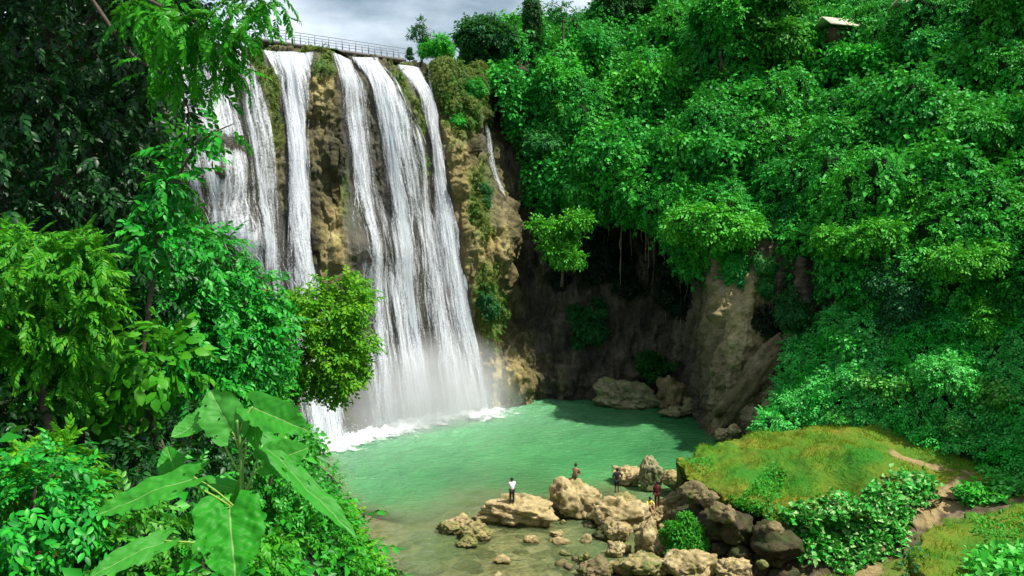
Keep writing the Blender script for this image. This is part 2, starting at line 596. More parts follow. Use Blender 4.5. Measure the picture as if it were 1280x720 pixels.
# flowstone curtains: vertical flutes that wander
arc = np.cumsum(np.r_[0, np.linalg.norm(np.diff(base, axis=0), axis=1)])
Q = np.stack([np.broadcast_to(arc[None] * .33, (NV, NU)), P0[..., 2] * .045, np.zeros((NV, NU))], -1)
flute = fbm(Q, 4) * 1.0
PS = PS + Nn * (flute * .55)[..., None]
NS = grid_normals(PS)
if NS[NV // 2, NU // 3, 1] > 0: NS = -NS
PXs, PYs = project(PS)

def surf(iu, iv, A):
    iu = np.clip(iu, 0, NU - 1.001); iv = np.clip(iv, 0, NV - 1.001)
    a, b = iu.astype(int), iv.astype(int)
    fu, fv = (iu - a)[..., None], (iv - b)[..., None]
    return (A[b, a] * (1 - fu) * (1 - fv) + A[b, a + 1] * fu * (1 - fv) + A[b + 1, a] * (1 - fu) * fv + A[b + 1, a + 1] * fu * fv)

U_FALL = int(NU * 9.2 / (nK - 1))
def locate(px, py):
    d = (PXs[:, :U_FALL] - px) ** 2 + (PYs[:, :U_FALL] - py) ** 2
    k = np.unravel_index(np.argmin(d), d.shape)
    return k[1], k[0]

def smooth1(a, n):
    k = np.ones(n) / n
    return np.convolve(np.pad(a, n // 2, mode='edge'), k, 'valid')[:len(a)]

FALLS = [
    # name/label, density, offset, [(px, py, half width px) ...]
    ('thin veil of white water spreading down the far left shoulder of the falls', .60, .8,
     [(240, 52, 26), (248, 85, 34), (258, 120, 42), (264, 155, 46), (266, 180, 48), (266, 196, 48)]),
    ('tiered white cascade rounding two ledges on the mossy mound at the left', .58, .85,
     [(264, 168, 44), (264, 188, 48), (266, 205, 50), (270, 235, 50), (280, 262, 48), (292, 290, 44), (306, 318, 40)]),
    ('white water sliding down behind the shrubs below the mossy mound', .58, .35,
     [(285, 246, 16), (300, 265, 20), (318, 290, 24), (335, 320, 27), (352, 352, 28), (370, 400, 30), (386, 470, 34), (400, 556, 36)]),
    ('slim curved fall left of the olive moss rib, below the bridge end', .72, .6,
     [(291, 58, 10), (306, 90, 14), (316, 120, 16), (322, 165, 19), (326, 215, 23), (332, 270, 24), (340, 330, 16), (352, 370, 14)]),
    ('narrow fall joining the wide fan from its left side', .66, .5,
     [(334, 62, 9), (346, 92, 9), (354, 125, 9), (361, 165, 10), (366, 210, 11), (368, 260, 11), (370, 320, 12)]),
    ('brightest column of falling water, fanning out beside the pale knob of rock', .9, .8,
     [(371, 63, 27), (372, 78, 22), (371, 100, 15), (370, 130, 13), (369, 180, 12), (371, 240, 13), (373, 300, 15), (378, 350, 18),
      (386, 410, 22), (394, 480, 26), (404, 556, 28)]),
    ('narrow fall just right of the pale knob of rock', .72, .8,
     [(426, 68, 11), (436, 95, 13), (443, 130, 14), (448, 180, 15), (454, 235, 18), (462, 300, 22), (470, 350, 26), (482, 420, 34), (492, 528, 40)]),
    ('broad middle curtain of white water, widest of the falls', .80, .9,
     [(449, 71, 15), (466, 88, 15), (480, 112, 18), (492, 150, 22), (502, 195, 26), (512, 250, 31), (522, 310, 37), (532, 370, 42),
      (542, 430, 46), (552, 522, 50)]),
    ('tall straight fall on the right, pouring beside the ochre rock column', .85, .9,
     [(510, 80, 15), (521, 100, 14), (531, 130, 13), (541, 180, 13), (549, 235, 14), (558, 300, 15), (568, 360, 17), (580, 430, 19), (596, 513, 21)]),
    ('thread of water running down the mossy edge right of the tall straight fall', .5, .5,
     [(538, 82, 2.5), (538, 105, 3), (540, 140, 4), (545, 185, 6), (552, 235, 7), (560, 290, 8), (572, 370, 8)]),
    ('faint bluish wisp of water in the dark recess beneath the vine covered tree', .26, .3,
     [(598, 128, 4), (604, 160, 6), (610, 200, 9), (618, 240, 12), (628, 285, 14)]),
    ('low apron of water leaping from the ledge halfway down the middle falls', .62, 1.3,
     [(452, 305, 14), (462, 325, 18), (472, 352, 20), (480, 400, 24), (486, 460, 30), (492, 530, 36)]),
]
fall_mask = np.zeros((NV, NU))
fall_data = []
for lab, dens, off, pts in FALLS:
    pts = np.array(pts, float)
    cum = np.r_[0, np.cumsum(np.hypot(np.diff(pts[:, 0]), np.diff(pts[:, 1])))]
    n = max(50, int(cum[-1] / 2.6))
    tt = np.linspace(0, cum[-1], n)
    qx, qy, qw = (np.interp(tt, cum, pts[:, k]) for k in range(3))
    qx, qy, qw = smooth1(qx, 15), smooth1(qy, 3), smooth1(qw, 15)
    ij = np.array([locate(a, b) for a, b in zip(qx, qy)], float)
    iu, iv = smooth1(ij[:, 0], 13), smooth1(ij[:, 1], 9)
    # columns per pixel at that place
    a = np.clip(iu.astype(int), 1, NU - 2); b = np.clip(iv.astype(int), 0, NV - 1)
    cpx = 2 / np.maximum(np.abs(PXs[b, a + 1] - PXs[b, a - 1]), .35)
    hw = smooth1(qw * np.clip(cpx, .1, 1.6), 15)
    fall_data.append((lab, dens, off, iu, iv, hw, pts[0][1] < 95))
    for k in range(n):
        r_ = int(round(iv[k]))
        if 0 <= r_ < NV:
            x = np.arange(NU)
            for rr in (r_ - 1, r_, r_ + 1):
                if 0 <= rr < NV:
                    fall_mask[rr] = np.maximum(fall_mask[rr], (1 - sstep(.8, 1.5, np.abs(x - iu[k]) / max(hw[k], 1))) * min(1, dens * 1.4))

PF = PS.copy()
for _ in range(3):
    for ax, w_ in ((0, 9), (1, 7)):
        pad = [(0, 0)] * 3; pad[ax] = (w_, w_)
        q_ = np.cumsum(np.pad(PF, [(w_ + 1, w_) if i == ax else (0, 0) for i in range(3)], mode='reflect', reflect_type='odd'), axis=ax)
        PF = (np.take(q_, range(2 * w_ + 1, 2 * w_ + 1 + PF.shape[ax]), ax) - np.take(q_, range(0, PF.shape[ax]), ax)) / (2 * w_ + 1)
NF = grid_normals(PF)
if NF[NV // 2, NU // 3, 1] > 0: NF = -NF
wob = fbm(PS * .55, 5)
wob2 = fbm(PS * 1.6 + 9, 4)
ridg = billow(PS * [.35, .35, .22] + 4.4, 4)
stri = fbm(PS * [1.3, 1.3, .22] + 2.2, 5)
knob = billow(PS * [1.1, 1.1, .7] + 8.8, 4)
amp = (1 - .85 * fall_mask)
PC = PS + NS * ((wob * .45 + wob2 * .22 + np.clip(ridg, -.5, 1.2) * .34 + stri * .55 + np.clip(knob, -.6, 1) * .10) * amp)[..., None]
# colour masks laid over the rock
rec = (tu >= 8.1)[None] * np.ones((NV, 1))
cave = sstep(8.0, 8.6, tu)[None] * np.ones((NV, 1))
ochre = np.zeros((NV, NU))
for bx_, by_, rx, ry in [(568, 300, 24, 170), (612, 300, 26, 60), (630, 470, 30, 45), (600, 400, 26, 60), (428, 290, 24, 45), (400, 95, 24, 36),
                         (516, 190, 16, 40), (268, 240, 30, 40), (555, 150, 14, 60), (925, 400, 40, 90), (330, 150, 10, 90)]:
    ochre = np.maximum(ochre, np.exp(-((PXs - bx_) / rx) ** 2 - ((PYs - by_) / ry) ** 2))
mossm = np.zeros((NV, NU))
for bx_, by_, rx, ry in [(326, 130, 16, 100), (400, 75, 22, 18), (520, 175, 14, 60), (578, 110, 30, 50), (500, 120, 18, 30), (440, 250, 12, 40), (548, 100, 14, 30), (612, 380, 14, 40), (600, 250, 14, 40)]:
    mossm = np.maximum(mossm, np.exp(-((PXs - bx_) / rx) ** 2 - ((PYs - by_) / ry) ** 2))

beige = np.zeros((NV, NU))  # beige buttress rock, lightened further to offset the shadow over it
for bx_, by_, rx, ry in [(920, 410, 26, 75), (910, 500, 22, 45), (950, 490, 26, 50)]:
    beige = np.maximum(beige, np.exp(-((PXs - bx_) / rx) ** 2 - ((PYs - by_) / ry) ** 2) * (tu > 9.5)[None])

def cliff_mat():
    m, N, L = mat_new('travertine_cliff')
    P = pos_n(N)
    st = N.new('ShaderNodeMapping')
    st.inputs['Scale'].default_value = (1, 1, .28)
    L.new(P, st.inputs[0])
    A = lambda k: (lambda n: (setattr(n, 'attribute_name', k), n.outputs['Fac'])[1])(N.new('ShaderNodeAttribute'))
    f1 = noise_n(N, L, st.outputs[0], .55, 6, .6)
    f2 = noise_n(N, L, P, 2.6, 6, .65)
    f3 = noise_n(N, L, P, .45, 5, .6)
    rk = ramp(N, [(.30, (.018, .017, .010)), (.46, (.052, .050, .022)), (.6, (.11, .098, .042)), (.78, (.22, .19, .10))])
    L.new(f1, rk.inputs[0])
    oc = ramp(N, [(.28, (.09, .07, .022)), (.48, (.32, .25, .085)), (.75, (.54, .45, .21))])
    L.new(f1, oc.inputs[0])
    fo = math_n(N, L, 'MULTIPLY', A('ochre'), math_n(N, L, 'MULTIPLY_ADD', f3, 1.6, .1), clamp=True)
    c = mixrgb(N, L, fo, rk.outputs[0], oc.outputs[0])
    cv = ramp(N, [(.32, (.018, .016, .011)), (.54, (.070, .060, .038)), (.76, (.18, .155, .10))])  # grey brown cave rock, albedo lowered further to deepen the shade
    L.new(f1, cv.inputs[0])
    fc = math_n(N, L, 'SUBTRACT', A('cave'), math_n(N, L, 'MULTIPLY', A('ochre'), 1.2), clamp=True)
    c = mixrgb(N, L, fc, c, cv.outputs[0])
    c = mixrgb(N, L, math_n(N, L, 'MULTIPLY', A('beige'), math_n(N, L, 'MULTIPLY_ADD', f1, 1.6, 0.0), clamp=True), c, (.42, .35, .20))
    # moss and algae
    mr = ramp(N, [(.3, (.035, .075, .008)), (.55, (.11, .15, .018)), (.75, (.20, .20, .04))])
    L.new(f2, mr.inputs[0])
    fm = math_n(N, L, 'MULTIPLY_ADD', A('moss'), .75, math_n(N, L, 'MULTIPLY', f3, .75))
    rm = ramp(N, [(.44, (0, 0, 0)), (.62, (1, 1, 1))])
    L.new(fm, rm.inputs[0])
    c = mixrgb(N, L, math_n(N, L, 'MULTIPLY', rm.outputs[0], math_n(N, L, 'MULTIPLY_ADD', fc, -.8, .9)), c, mr.outputs[0])
    # wet rock under the water is darker
    c = mixrgb(N, L, math_n(N, L, 'MULTIPLY', A('wet'), .8), c, (.055, .055, .05))
    c = mixrgb(N, L, .7, c, mixrgb(N, L, f2, (.35, .35, .35), (1.3, 1.3, 1.3)), 'MULTIPLY')
    p = N.new('ShaderNodeBsdfPrincipled')
    L.new(c, p.inputs['Base Color'])
    L.new(math_n(N, L, 'MULTIPLY_ADD', A('wet'), -.35, .8), p.inputs['Roughness'])
    p.inputs['Specular IOR Level'].default_value = .3
    b = N.new('ShaderNodeBump')
    b.inputs['Strength'].default_value = .9
    b.inputs['Distance'].default_value = .25
    L.new(math_n(N, L, 'ADD', f2, math_n(N, L, 'MULTIPLY', noise_n(N, L, P, 9, 5), .4)), b.inputs['Height'])
    L.new(b.outputs[0], p.inputs['Normal'])
    o = N.new('ShaderNodeOutputMaterial')
    L.new(p.outputs[0], o.inputs[0])
    return m

M['cliff'] = cliff_mat()
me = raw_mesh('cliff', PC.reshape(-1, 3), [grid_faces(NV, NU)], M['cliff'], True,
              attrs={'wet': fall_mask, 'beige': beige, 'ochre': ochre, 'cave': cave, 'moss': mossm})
tag(obj('cliff_face', me), kind='structure')

# plateau behind the lip, and the river on it
lip = PS[-1, :int(NU * 8.3 / (nK - 1))]
back = lip + np.array([-6, 12, .15]); back2 = back + np.array([-20, 60, .6]); back3 = back2 + np.array([-60, 200, 1.5])
lp = lip - np.array([0, 0, .05])
V = np.stack([lp, lp + np.array([-.6, 1.2, .12]), back, back2, back3])
V[1:, :, 2] += fbm(V[1:] * .2, 3) * .25
tag(obj('plateau_ground', raw_mesh('plateau', V.reshape(-1, 3), [grid_faces(5, V.shape[1])], simple_mat('plateau_soil', (.10, .12, .04), .9, .4, .5, .5), True)), kind='structure')

# ------------------------------------------------------------------ falling water
def water_mat():
    m, N, L = mat_new('falling_water')
    uv = N.new('ShaderNodeUVMap').outputs[0]
    A = lambda k: (lambda n: (setattr(n, 'attribute_name', k), n.outputs['Fac'])[1])(N.new('ShaderNodeAttribute'))
    def strk(sx, sy, scale, det, off):
        mp = N.new('ShaderNodeMapping')
        mp.inputs['Scale'].default_value = (sx, sy, 1)
        mp.inputs['Location'].default_value = (off, off * .7, off)
        L.new(uv, mp.inputs[0])
        return noise_n(N, L, mp.outputs[0], scale, det, .62)
    s1 = strk(1.0, .05, 2.0, 8, 0)
    s2 = strk(1.0, .10, 6.0, 6, 3.3)
    s3 = strk(1.0, .45, 11.0, 4, 7.1)
    s = math_n(N, L, 'ADD', math_n(N, L, 'MULTIPLY', s1, .40), math_n(N, L, 'ADD', math_n(N, L, 'MULTIPLY', s2, .34), math_n(N, L, 'MULTIPLY', s3, .26)))
    d = A('dens')
    a = math_n(N, L, 'ADD', math_n(N, L, 'MULTIPLY', math_n(N, L, 'SUBTRACT', s, .5), 6.5), math_n(N, L, 'MULTIPLY_ADD', d, 1.9, -.86))
    a = math_n(N, L, 'ADD', a, 0.0, clamp=True)
    p = N.new('ShaderNodeBsdfPrincipled')
    rs = ramp(N, [(.36, (.42, .48, .55)), (.64, (.94, .96, .98))])
    L.new(s, rs.inputs[0])
    cr = rs.outputs[0]
    L.new(cr, p.inputs['Base Color'])
    p.inputs['Roughness'].default_value = .5
    p.inputs['Specular IOR Level'].default_value = .3
    b = N.new('ShaderNodeBump')
    b.inputs['Strength'].default_value = .8
    b.inputs['Distance'].default_value = .3
    L.new(math_n(N, L, 'ADD', s1, math_n(N, L, 'MULTIPLY', s2, .6)), b.inputs['Height'])
    L.new(b.outputs[0], p.inputs['Normal'])
    tl = N.new('ShaderNodeBsdfTranslucent')
    tl.inputs[0].default_value = (.93, .96, 1, 1)
    mx0 = N.new('ShaderNodeMixShader'); mx0.inputs[0].default_value = .4
    L.new(p.outputs[0], mx0.inputs[1]); L.new(tl.outputs[0], mx0.inputs[2])
    tr = N.new('ShaderNodeBsdfTransparent')
    mx = N.new('ShaderNodeMixShader')
    L.new(a, mx.inputs[0]); L.new(tr.outputs[0], mx.inputs[1]); L.new(mx0.outputs[0], mx.inputs[2])
    o = N.new('ShaderNodeOutputMaterial')
    L.new(mx.outputs[0], o.inputs[0])
    return m
M['water'] = water_mat()

du_m = np.gradient(arc)
for q, (lab, dens, off, iu, iv, hw, lipstart) in enumerate(fall_data):
    parts, UV, DE = [], [], []
    n = len(iu)
    nw = int(np.clip(hw.max() * .8, 12, 90))
    t = np.linspace(-1, 1, nw)
    mu = float(np.interp(iu.mean(), np.arange(NU), du_m))
    ctr = surf(iu, iv, PF)
    cam_m = np.cumsum(np.r_[0, np.linalg.norm(np.diff(ctr, axis=0), axis=1)])
    def place(U, Vv, o):
        P = surf(U, Vv, PF) + nrm(surf(U, Vv, NF)) * o[..., None]
        P[..., 2] = np.maximum(P[..., 2], -.15)
        return P
    def density(U, T, A, layer):
        lane = fbm(np.stack([U * mu * 1.1, A * .035, U * 0 + q * 7. + layer], -1), 4)
        pr = A / cam_m[-1]
        dd = dens * (.97 - .55 * np.abs(T) ** 2) + .50 * lane * (1 - .55 * (1 - sstep(.0, .25, pr)) * lipstart)
        fin = 1.0 if lipstart else sstep(0, .16, pr)
        fout = 1.0 if iv[-1] < NV * .10 else 1 - sstep(.86, 1, pr)
        dd = dd * fin * fout - .4 * (1 - fin * fout)
        if lipstart: dd = dd + .28 * (1 - sstep(0, .14, pr))
        if dens > .5: dd = dd - .10 * sstep(.2, .5, pr) * (1 - sstep(.8, 1, pr))
        return dd - 1.0 * sstep(.72, 1.0, np.abs(T) + .22 * fbm(np.stack([T * 2, A * .22, U * 0 + q], -1), 3))
    for layer in range(2):
        T = np.broadcast_to(t[None], (n, nw))
        U = iu[:, None] + T * hw[:, None] * (1.22 if layer == 0 else 1.0)
        Vv = np.broadcast_to(iv[:, None], U.shape)
        A = np.broadcast_to(cam_m[:, None], U.shape)
        rip = fbm(np.stack([U * mu * 1.4, A * .05, U * 0 + q * 3. + layer], -1), 3)
        start = sstep(0, 4, A) if lipstart else 1.0
        o = .16 + (off * .55 * (1 - .6 * T ** 2) + layer * .22 + rip * .16) * start
        parts.append((place(U, Vv, o).reshape(-1, 3), grid_faces(n, nw), None))
        UV.append(np.stack([U * mu + layer * 13.7 + q * 5.1, A + layer * 4.4], -1).reshape(-1, 2))
        DE.append(density(U, T, A, layer).ravel())
    # separate threads of water that leave the sheet
    wm = 2 * float(hw.mean()) * mu
    for k in range(0 if dens < .3 else int(wm * cam_m[-1] * .34 * min(1, dens + .2))):
        t0 = rng.uniform(-1.05, 1.05)
        l0 = rng.uniform(-.05, .95) * cam_m[-1]
        m = 14
        A = l0 + np.linspace(0, rng.uniform(2.0, 6.5), m)
        A = A[(A > 0) & (A < cam_m[-1])]
        if len(A) < 5: continue
        m = len(A)
        iuc, ivc, hwc = (np.interp(A, cam_m, z_) for z_ in (iu, iv, hw))
        wd = rng.uniform(.02, .075) * np.sin(np.linspace(.15, np.pi - .1, m)) ** .7 / mu
        st = sstep(0, 4, A) if lipstart else np.ones(m)
        o = .2 + (off * .6 + rng.uniform(0, .55)) * st
        dr = t0 + rng.normal(0, .05) * np.linspace(0, 1, m)
        U = (iuc + dr * hwc)[:, None] + wd[:, None] * np.array([-1, 0, 1])[None]
        oo = o[:, None] + np.array([0, .05, 0])[None]
        parts.append((place(U, np.broadcast_to(ivc[:, None], U.shape), oo).reshape(-1, 3), grid_faces(m, 3), None))
        UV.append(np.stack([U * mu + k * .37, np.broadcast_to(A[:, None], U.shape) + k * 1.3], -1).reshape(-1, 2))
        DE.append(np.full(m * 3, .60) - .5 * (np.abs(t0) > .95))
    V, F4, _ = join(parts)
    o = obj('waterfall', raw_mesh('waterfall', V, [F4], M['water'], True, uv=np.concatenate(UV), attrs={'dens': np.concatenate(DE)}))
    tag(o, lab, 'waterfall', 'falls pouring over the cliff')

# ================================================================== POOL AND BANKS
def shore_left(Y):
    Y = np.asarray(Y, float)
    return np.where(Y < 44, -8.3 + (44 - Y) * .5, -8.3 - (Y - 44) * .40)

def bank_left(x, Y):
    t = shore_left(Y) - x + fbm(np.stack([x * .25, Y * .25, x * 0], -1), 3) * .8
    z = 1.35 * t
    z = -np.log(np.exp(-np.clip(z, -40, 60) / 2.5) + np.exp(-17.8 / 2.5)) * 2.5      # soft minimum
    return np.maximum(z, -4) + .3 * fbm(np.stack([x * .8, Y * .8, x * 0 + 3], -1), 3) * sstep(0, 3, t)

gx, gy = np.meshgrid(np.linspace(-60, 24, 240), np.linspace(-14, 74, 250))
gz = bank_left(gx, gy)
me = raw_mesh('bank', np.stack([gx, gy, gz], -1).reshape(-1, 3), [grid_faces(*gx.shape)], M['soil'], True)
tag(obj('left_bank', me), kind='structure')
gB = np.stack([gx, gy, gz], -1)
nB = grid_normals(gB); nB = np.where(nB[..., 2:3] < 0, -nB, nB)

def bed(x, Y):
    n = fbm(np.stack([x * .18, Y * .18, x * 0 + 8], -1), 4)
    deep = sstep(51.0, 62.0, Y + n * 1.6 + np.clip((-x - 2) * .5, 0, 4)) ** 1.4
    z = -.28 - n * .22 - 3.6 * deep
    z = np.where(Y > 63, np.minimum(z, -2.5), z)
    dl = x - shore_left(Y)
    z = z + (np.maximum(z, -.12) - z) * (1 - sstep(0, 3.2, dl)) * .85
    return z

px_, py_ = np.meshgrid(np.linspace(-60, 60, 400), np.linspace(18, 105, 300))
pz = bed(px_, py_) + .06 * fbm(np.stack([px_ * 1.3, py_ * 1.3, px_ * 0], -1), 3)
tag(obj('pool_bed', raw_mesh('pool_bed', np.stack([px_, py_, pz], -1).reshape(-1, 3), [grid_faces(*px_.shape)], M['bed'], True)), kind='structure')
gs = 3000.0
Vg = [[-gs, -gs, -6], [gs, -gs, -6], [gs, gs, -6], [-gs, gs, -6]]
tag(obj('ground', raw_mesh('ground', np.array(Vg), [np.array([[0, 1, 2, 3]])], M['soil'])), kind='structure')

def pool_mat():
    m, N, L = mat_new('emerald_pool_water')
    P = pos_n(N)
    A = lambda k: (lambda n: (setattr(n, 'attribute_name', k), n.outputs['Fac'])[1])(N.new('ShaderNodeAttribute'))
    dep = A('depth')
    fac = math_n(N, L, 'SUBTRACT', 1.0, math_n(N, L, 'POWER', 2.718, math_n(N, L, 'MULTIPLY', dep, -1.15)), clamp=True)
    f = noise_n(N, L, P, .10, 5)
    rf = ramp(N, [(.36, (0, 0, 0)), (.62, (1, 1, 1))]); L.new(f, rf.inputs[0]); f = rf.outputs[0]
    col = mixrgb(N, L, f, (.016, .135, .034), (.044, .23, .064))
    col = mixrgb(N, L, math_n(N, L, 'MULTIPLY', A('churn'), .55), col, (.30, .52, .38))
    col = mixrgb(N, L, math_n(N, L, 'POWER', fac, 2.0), (.20, .26, .10), col)
    mp = N.new('ShaderNodeMapping')
    mp.inputs['Scale'].default_value = (1, 1.9, 1)
    mp.inputs['Rotation'].default_value = (0, 0, math.radians(12))
    L.new(P, mp.inputs[0])
    n1 = noise_n(N, L, mp.outputs[0], 1.3, 4, .6)
    n2 = noise_n(N, L, mp.outputs[0], 4.5, 3, .6)
    b = N.new('ShaderNodeBump')
    b.inputs['Strength'].default_value = 1.0
    b.inputs['Distance'].default_value = .34
    L.new(math_n(N, L, 'ADD', n1, math_n(N, L, 'MULTIPLY', n2, .35)), b.inputs['Height'])
    p = N.new('ShaderNodeBsdfPrincipled')
    L.new(col, p.inputs['Base Color'])
    p.inputs['Roughness'].default_value = .16
    p.inputs['IOR'].default_value = 1.33
    p.inputs['Specular IOR Level'].default_value = .42
    L.new(b.outputs[0], p.inputs['Normal'])
    tr = N.new('ShaderNodeBsdfTransparent')
    tr.inputs[0].default_value = (.86, .93, .80, 1)
    gl = N.new('ShaderNodeBsdfGlossy')
    gl.inputs['Roughness'].default_value = .08
    L.new(b.outputs[0], gl.inputs['Normal'])
    fr = N.new('ShaderNodeFresnel'); fr.inputs[0].default_value = 1.33
    L.new(b.outputs[0], fr.inputs['Normal'])
    mt = N.new('ShaderNodeMixShader')
    L.new(fr.outputs[0], mt.inputs[0]); L.new(tr.outputs[0], mt.inputs[1]); L.new(gl.outputs[0], mt.inputs[2])
    mx = N.new('ShaderNodeMixShader')
    L.new(fac, mx.inputs[0]); L.new(mt.outputs[0], mx.inputs[1]); L.new(p.outputs[0], mx.inputs[2])
    o = N.new('ShaderNodeOutputMaterial')
    L.new(mx.outputs[0], o.inputs[0])
    return m
wx, wy = np.meshgrid(np.linspace(-55, 45, 420), np.linspace(20, 104, 360))
foot = []
for lab, dens, off, iu, iv, hw, ls in fall_data:
    if iv[-1] < NV * .12:
        U = iu[-1] + np.linspace(-1, 1, 9) * hw[-1]
        pf = surf(U, np.full(9, iv[-1]), PF) + surf(U, np.full(9, iv[-1]), NF) * (off + .3)
        foot.append(pf)
foot = np.concatenate(foot)
dist = np.full(wx.shape, 1e3)
for f_ in foot:
    dist = np.minimum(dist, np.hypot(wx - f_[0], wy - f_[1]))
churn = np.exp(-dist / 6.0)
wz = .05 * fbm(np.stack([wx * .8, wy * 1.1, wx * 0], -1), 3) * (1 + 4 * churn)
me = raw_mesh('pool', np.stack([wx, wy, wz], -1).reshape(-1, 3), [grid_faces(*wx.shape)], pool_mat(), True,
              attrs={'depth': np.maximum(0, -bed(wx, wy)), 'churn': churn})
tag(obj('pool_water', me), kind='structure')

# foam skirt and splash at the foot of the falls
fm_, N, L = mat_new('white_foam')
P = pos_n(N)
n_ = noise_n(N, L, P, .9, 6, .65)
ad = N.new('ShaderNodeAttribute'); ad.attribute_name = 'foam'
a_ = math_n(N, L, 'ADD', math_n(N, L, 'MULTIPLY', math_n(N, L, 'SUBTRACT', n_, .5), 3.5), math_n(N, L, 'MULTIPLY_ADD', ad.outputs['Fac'], 2.6, -.9), clamp=True)
p = N.new('ShaderNodeBsdfPrincipled'); p.inputs['Base Color'].default_value = (.88, .93, .92, 1); p.inputs['Roughness'].default_value = .8
tr = N.new('ShaderNodeBsdfTransparent'); mx = N.new('ShaderNodeMixShader')
L.new(a_, mx.inputs[0]); L.new(tr.outputs[0], mx.inputs[1]); L.new(p.outputs[0], mx.inputs[2])
o_ = N.new('ShaderNodeOutputMaterial'); L.new(mx.outputs[0], o_.inputs[0])
fxg, fyg = np.meshgrid(np.linspace(-24, 4, 220), np.linspace(56, 84, 220))
dist = np.full(fxg.shape, 1e3)
for f_ in foot:
    dist = np.minimum(dist, np.hypot(fxg - f_[0], fyg - f_[1]))
fo = np.exp(-(dist / 2.0) ** 1.15)
fzg = .06 + fo * (.35 + .35 * fbm(np.stack([fxg * 1.5, fyg * 1.5, fxg * 0], -1), 3)) + .05 * fbm(np.stack([fxg * .8, fyg * 1.1, fxg * 0], -1), 3)
tag(obj('foam', raw_mesh('foam', np.stack([fxg, fyg, fzg], -1).reshape(-1, 3), [grid_faces(*fxg.shape)], fm_, True, attrs={'foam': fo})),
    'white foam churning where the falls meet the pool', 'foam', kind='stuff')
sp_n = 5200
k = rng.integers(0, len(foot), sp_n)
pp = foot[k] + rng.normal(size=(sp_n, 3)) * [1.0, .9, 0]
pp[:, 2] = np.abs(rng.normal(0, .8, sp_n)) * np.exp(-np.hypot(pp[:, 0] - foot[k, 0], pp[:, 1] - foot[k, 1]) * .5) + .08
tet = (np.array([[0, 0, 1], [.9, 0, -.3], [-.5, .8, -.3], [-.5, -.8, -.3]]) * .5, np.zeros((0, 4), int), np.array([[0, 1, 2], [0, 2, 3], [0, 3, 1], [1, 3, 2]]))
V, F4, F3 = scatter(tet, pp, rng.normal(size=(sp_n, 3)), rng.normal(size=(sp_n, 3)), rng.uniform(.03, .13, sp_n))
spm = simple_mat('spray_droplet', (.9, .94, .95), .5, .05, 1, 0)
tag(obj('spray', raw_mesh('spray', V, [F4, F3], spm, True)), 'white droplets thrown up at the foot of the falls', 'spray', kind='stuff')

mm, N, L = mat_new('fall_mist')
tcm = N.new('ShaderNodeTexCoord')
ln_ = N.new('ShaderNodeVectorMath'); ln_.operation = 'LENGTH'; L.new(tcm.outputs['Object'], ln_.inputs[0])
fd = math_n(N, L, 'SUBTRACT', 1.0, ln_.outputs['Value'], clamp=True)
nz = noise_n(N, L, tcm.outputs['Object'], 3.0, 3)
den = math_n(N, L, 'MULTIPLY', math_n(N, L, 'MULTIPLY', fd, math_n(N, L, 'MULTIPLY_ADD', nz, 1.6, -.15, clamp=True)), .75)
pv = N.new('ShaderNodeVolumePrincipled'); pv.inputs['Color'].default_value = (.96, .98, 1, 1); L.new(den, pv.inputs['Density'])
om = N.new('ShaderNodeOutputMaterial'); L.new(pv.outputs[0], om.inputs['Volume'])
Vm, Fm = ICO3
c0 = (foot.max(0) + foot.min(0)) / 2
mo = obj('mist', raw_mesh('mist', Vm, [Fm], mm), loc=(-7.0, 72.0, 1.0))
mo.scale = (10.5, 4.0, 8.0); mo.rotation_euler = (0, 0, math.radians(38))
tag(mo, 'pale mist rising from the foot of the falls', 'mist', kind='stuff')
sc.cycles.volume_step_rate = 2.5
sc.cycles.volume_max_steps = 128
sc.cycles.volume_bounces = 1

# ------------------------------------------------------------------ right bank: grassy ledge, near knoll, gravel
def poly_sd(x, y, poly):
    poly = np.asarray(poly)[:, :2]
    d = np.full(x.shape, 1e9); ins = np.zeros(x.shape, bool)
    n = len(poly)
    for i in range(n):
        a, b = poly[i], poly[(i + 1) % n]
        e = b - a
        wx_, wy_ = x - a[0], y - a[1]
        t = np.clip((wx_ * e[0] + wy_ * e[1]) / (e @ e), 0, 1)
        d = np.minimum(d, np.hypot(wx_ - e[0] * t, wy_ - e[1] * t))
        c = (a[1] > y) != (b[1] > y)
        xi = a[0] + (y - a[1]) / (b[1] - a[1] + 1e-12) * e[0]
        ins ^= c & (x < xi)
    return np.where(ins, d, -d)

def zl(y): return float(np.interp(y, [530, 565, 600, 640, 660], [4.9, 4.5, 4.0, 3.5, 3.3]))
LAWN = [at_z(x, y, zl(y)) for x, y in [(832, 558), (842, 580), (874, 603), (902, 622), (934, 637), (968, 652), (1010, 655), (1060, 650), (1100, 648),
                                       (1140, 630), (1165, 612), (1185, 612), (1210, 618), (1300, 622), (1420, 640), (1420, 520), (1200, 528), (1090, 530), (950, 532), (864, 541)]]
KNOLL = [at_z(x, y, 5.3) for x, y in [(1108, 690), (1132, 664), (1185, 646), (1240, 636), (1320, 628), (1500, 650), (1600, 900), (1250, 860), (1165, 770), (1122, 722)]]

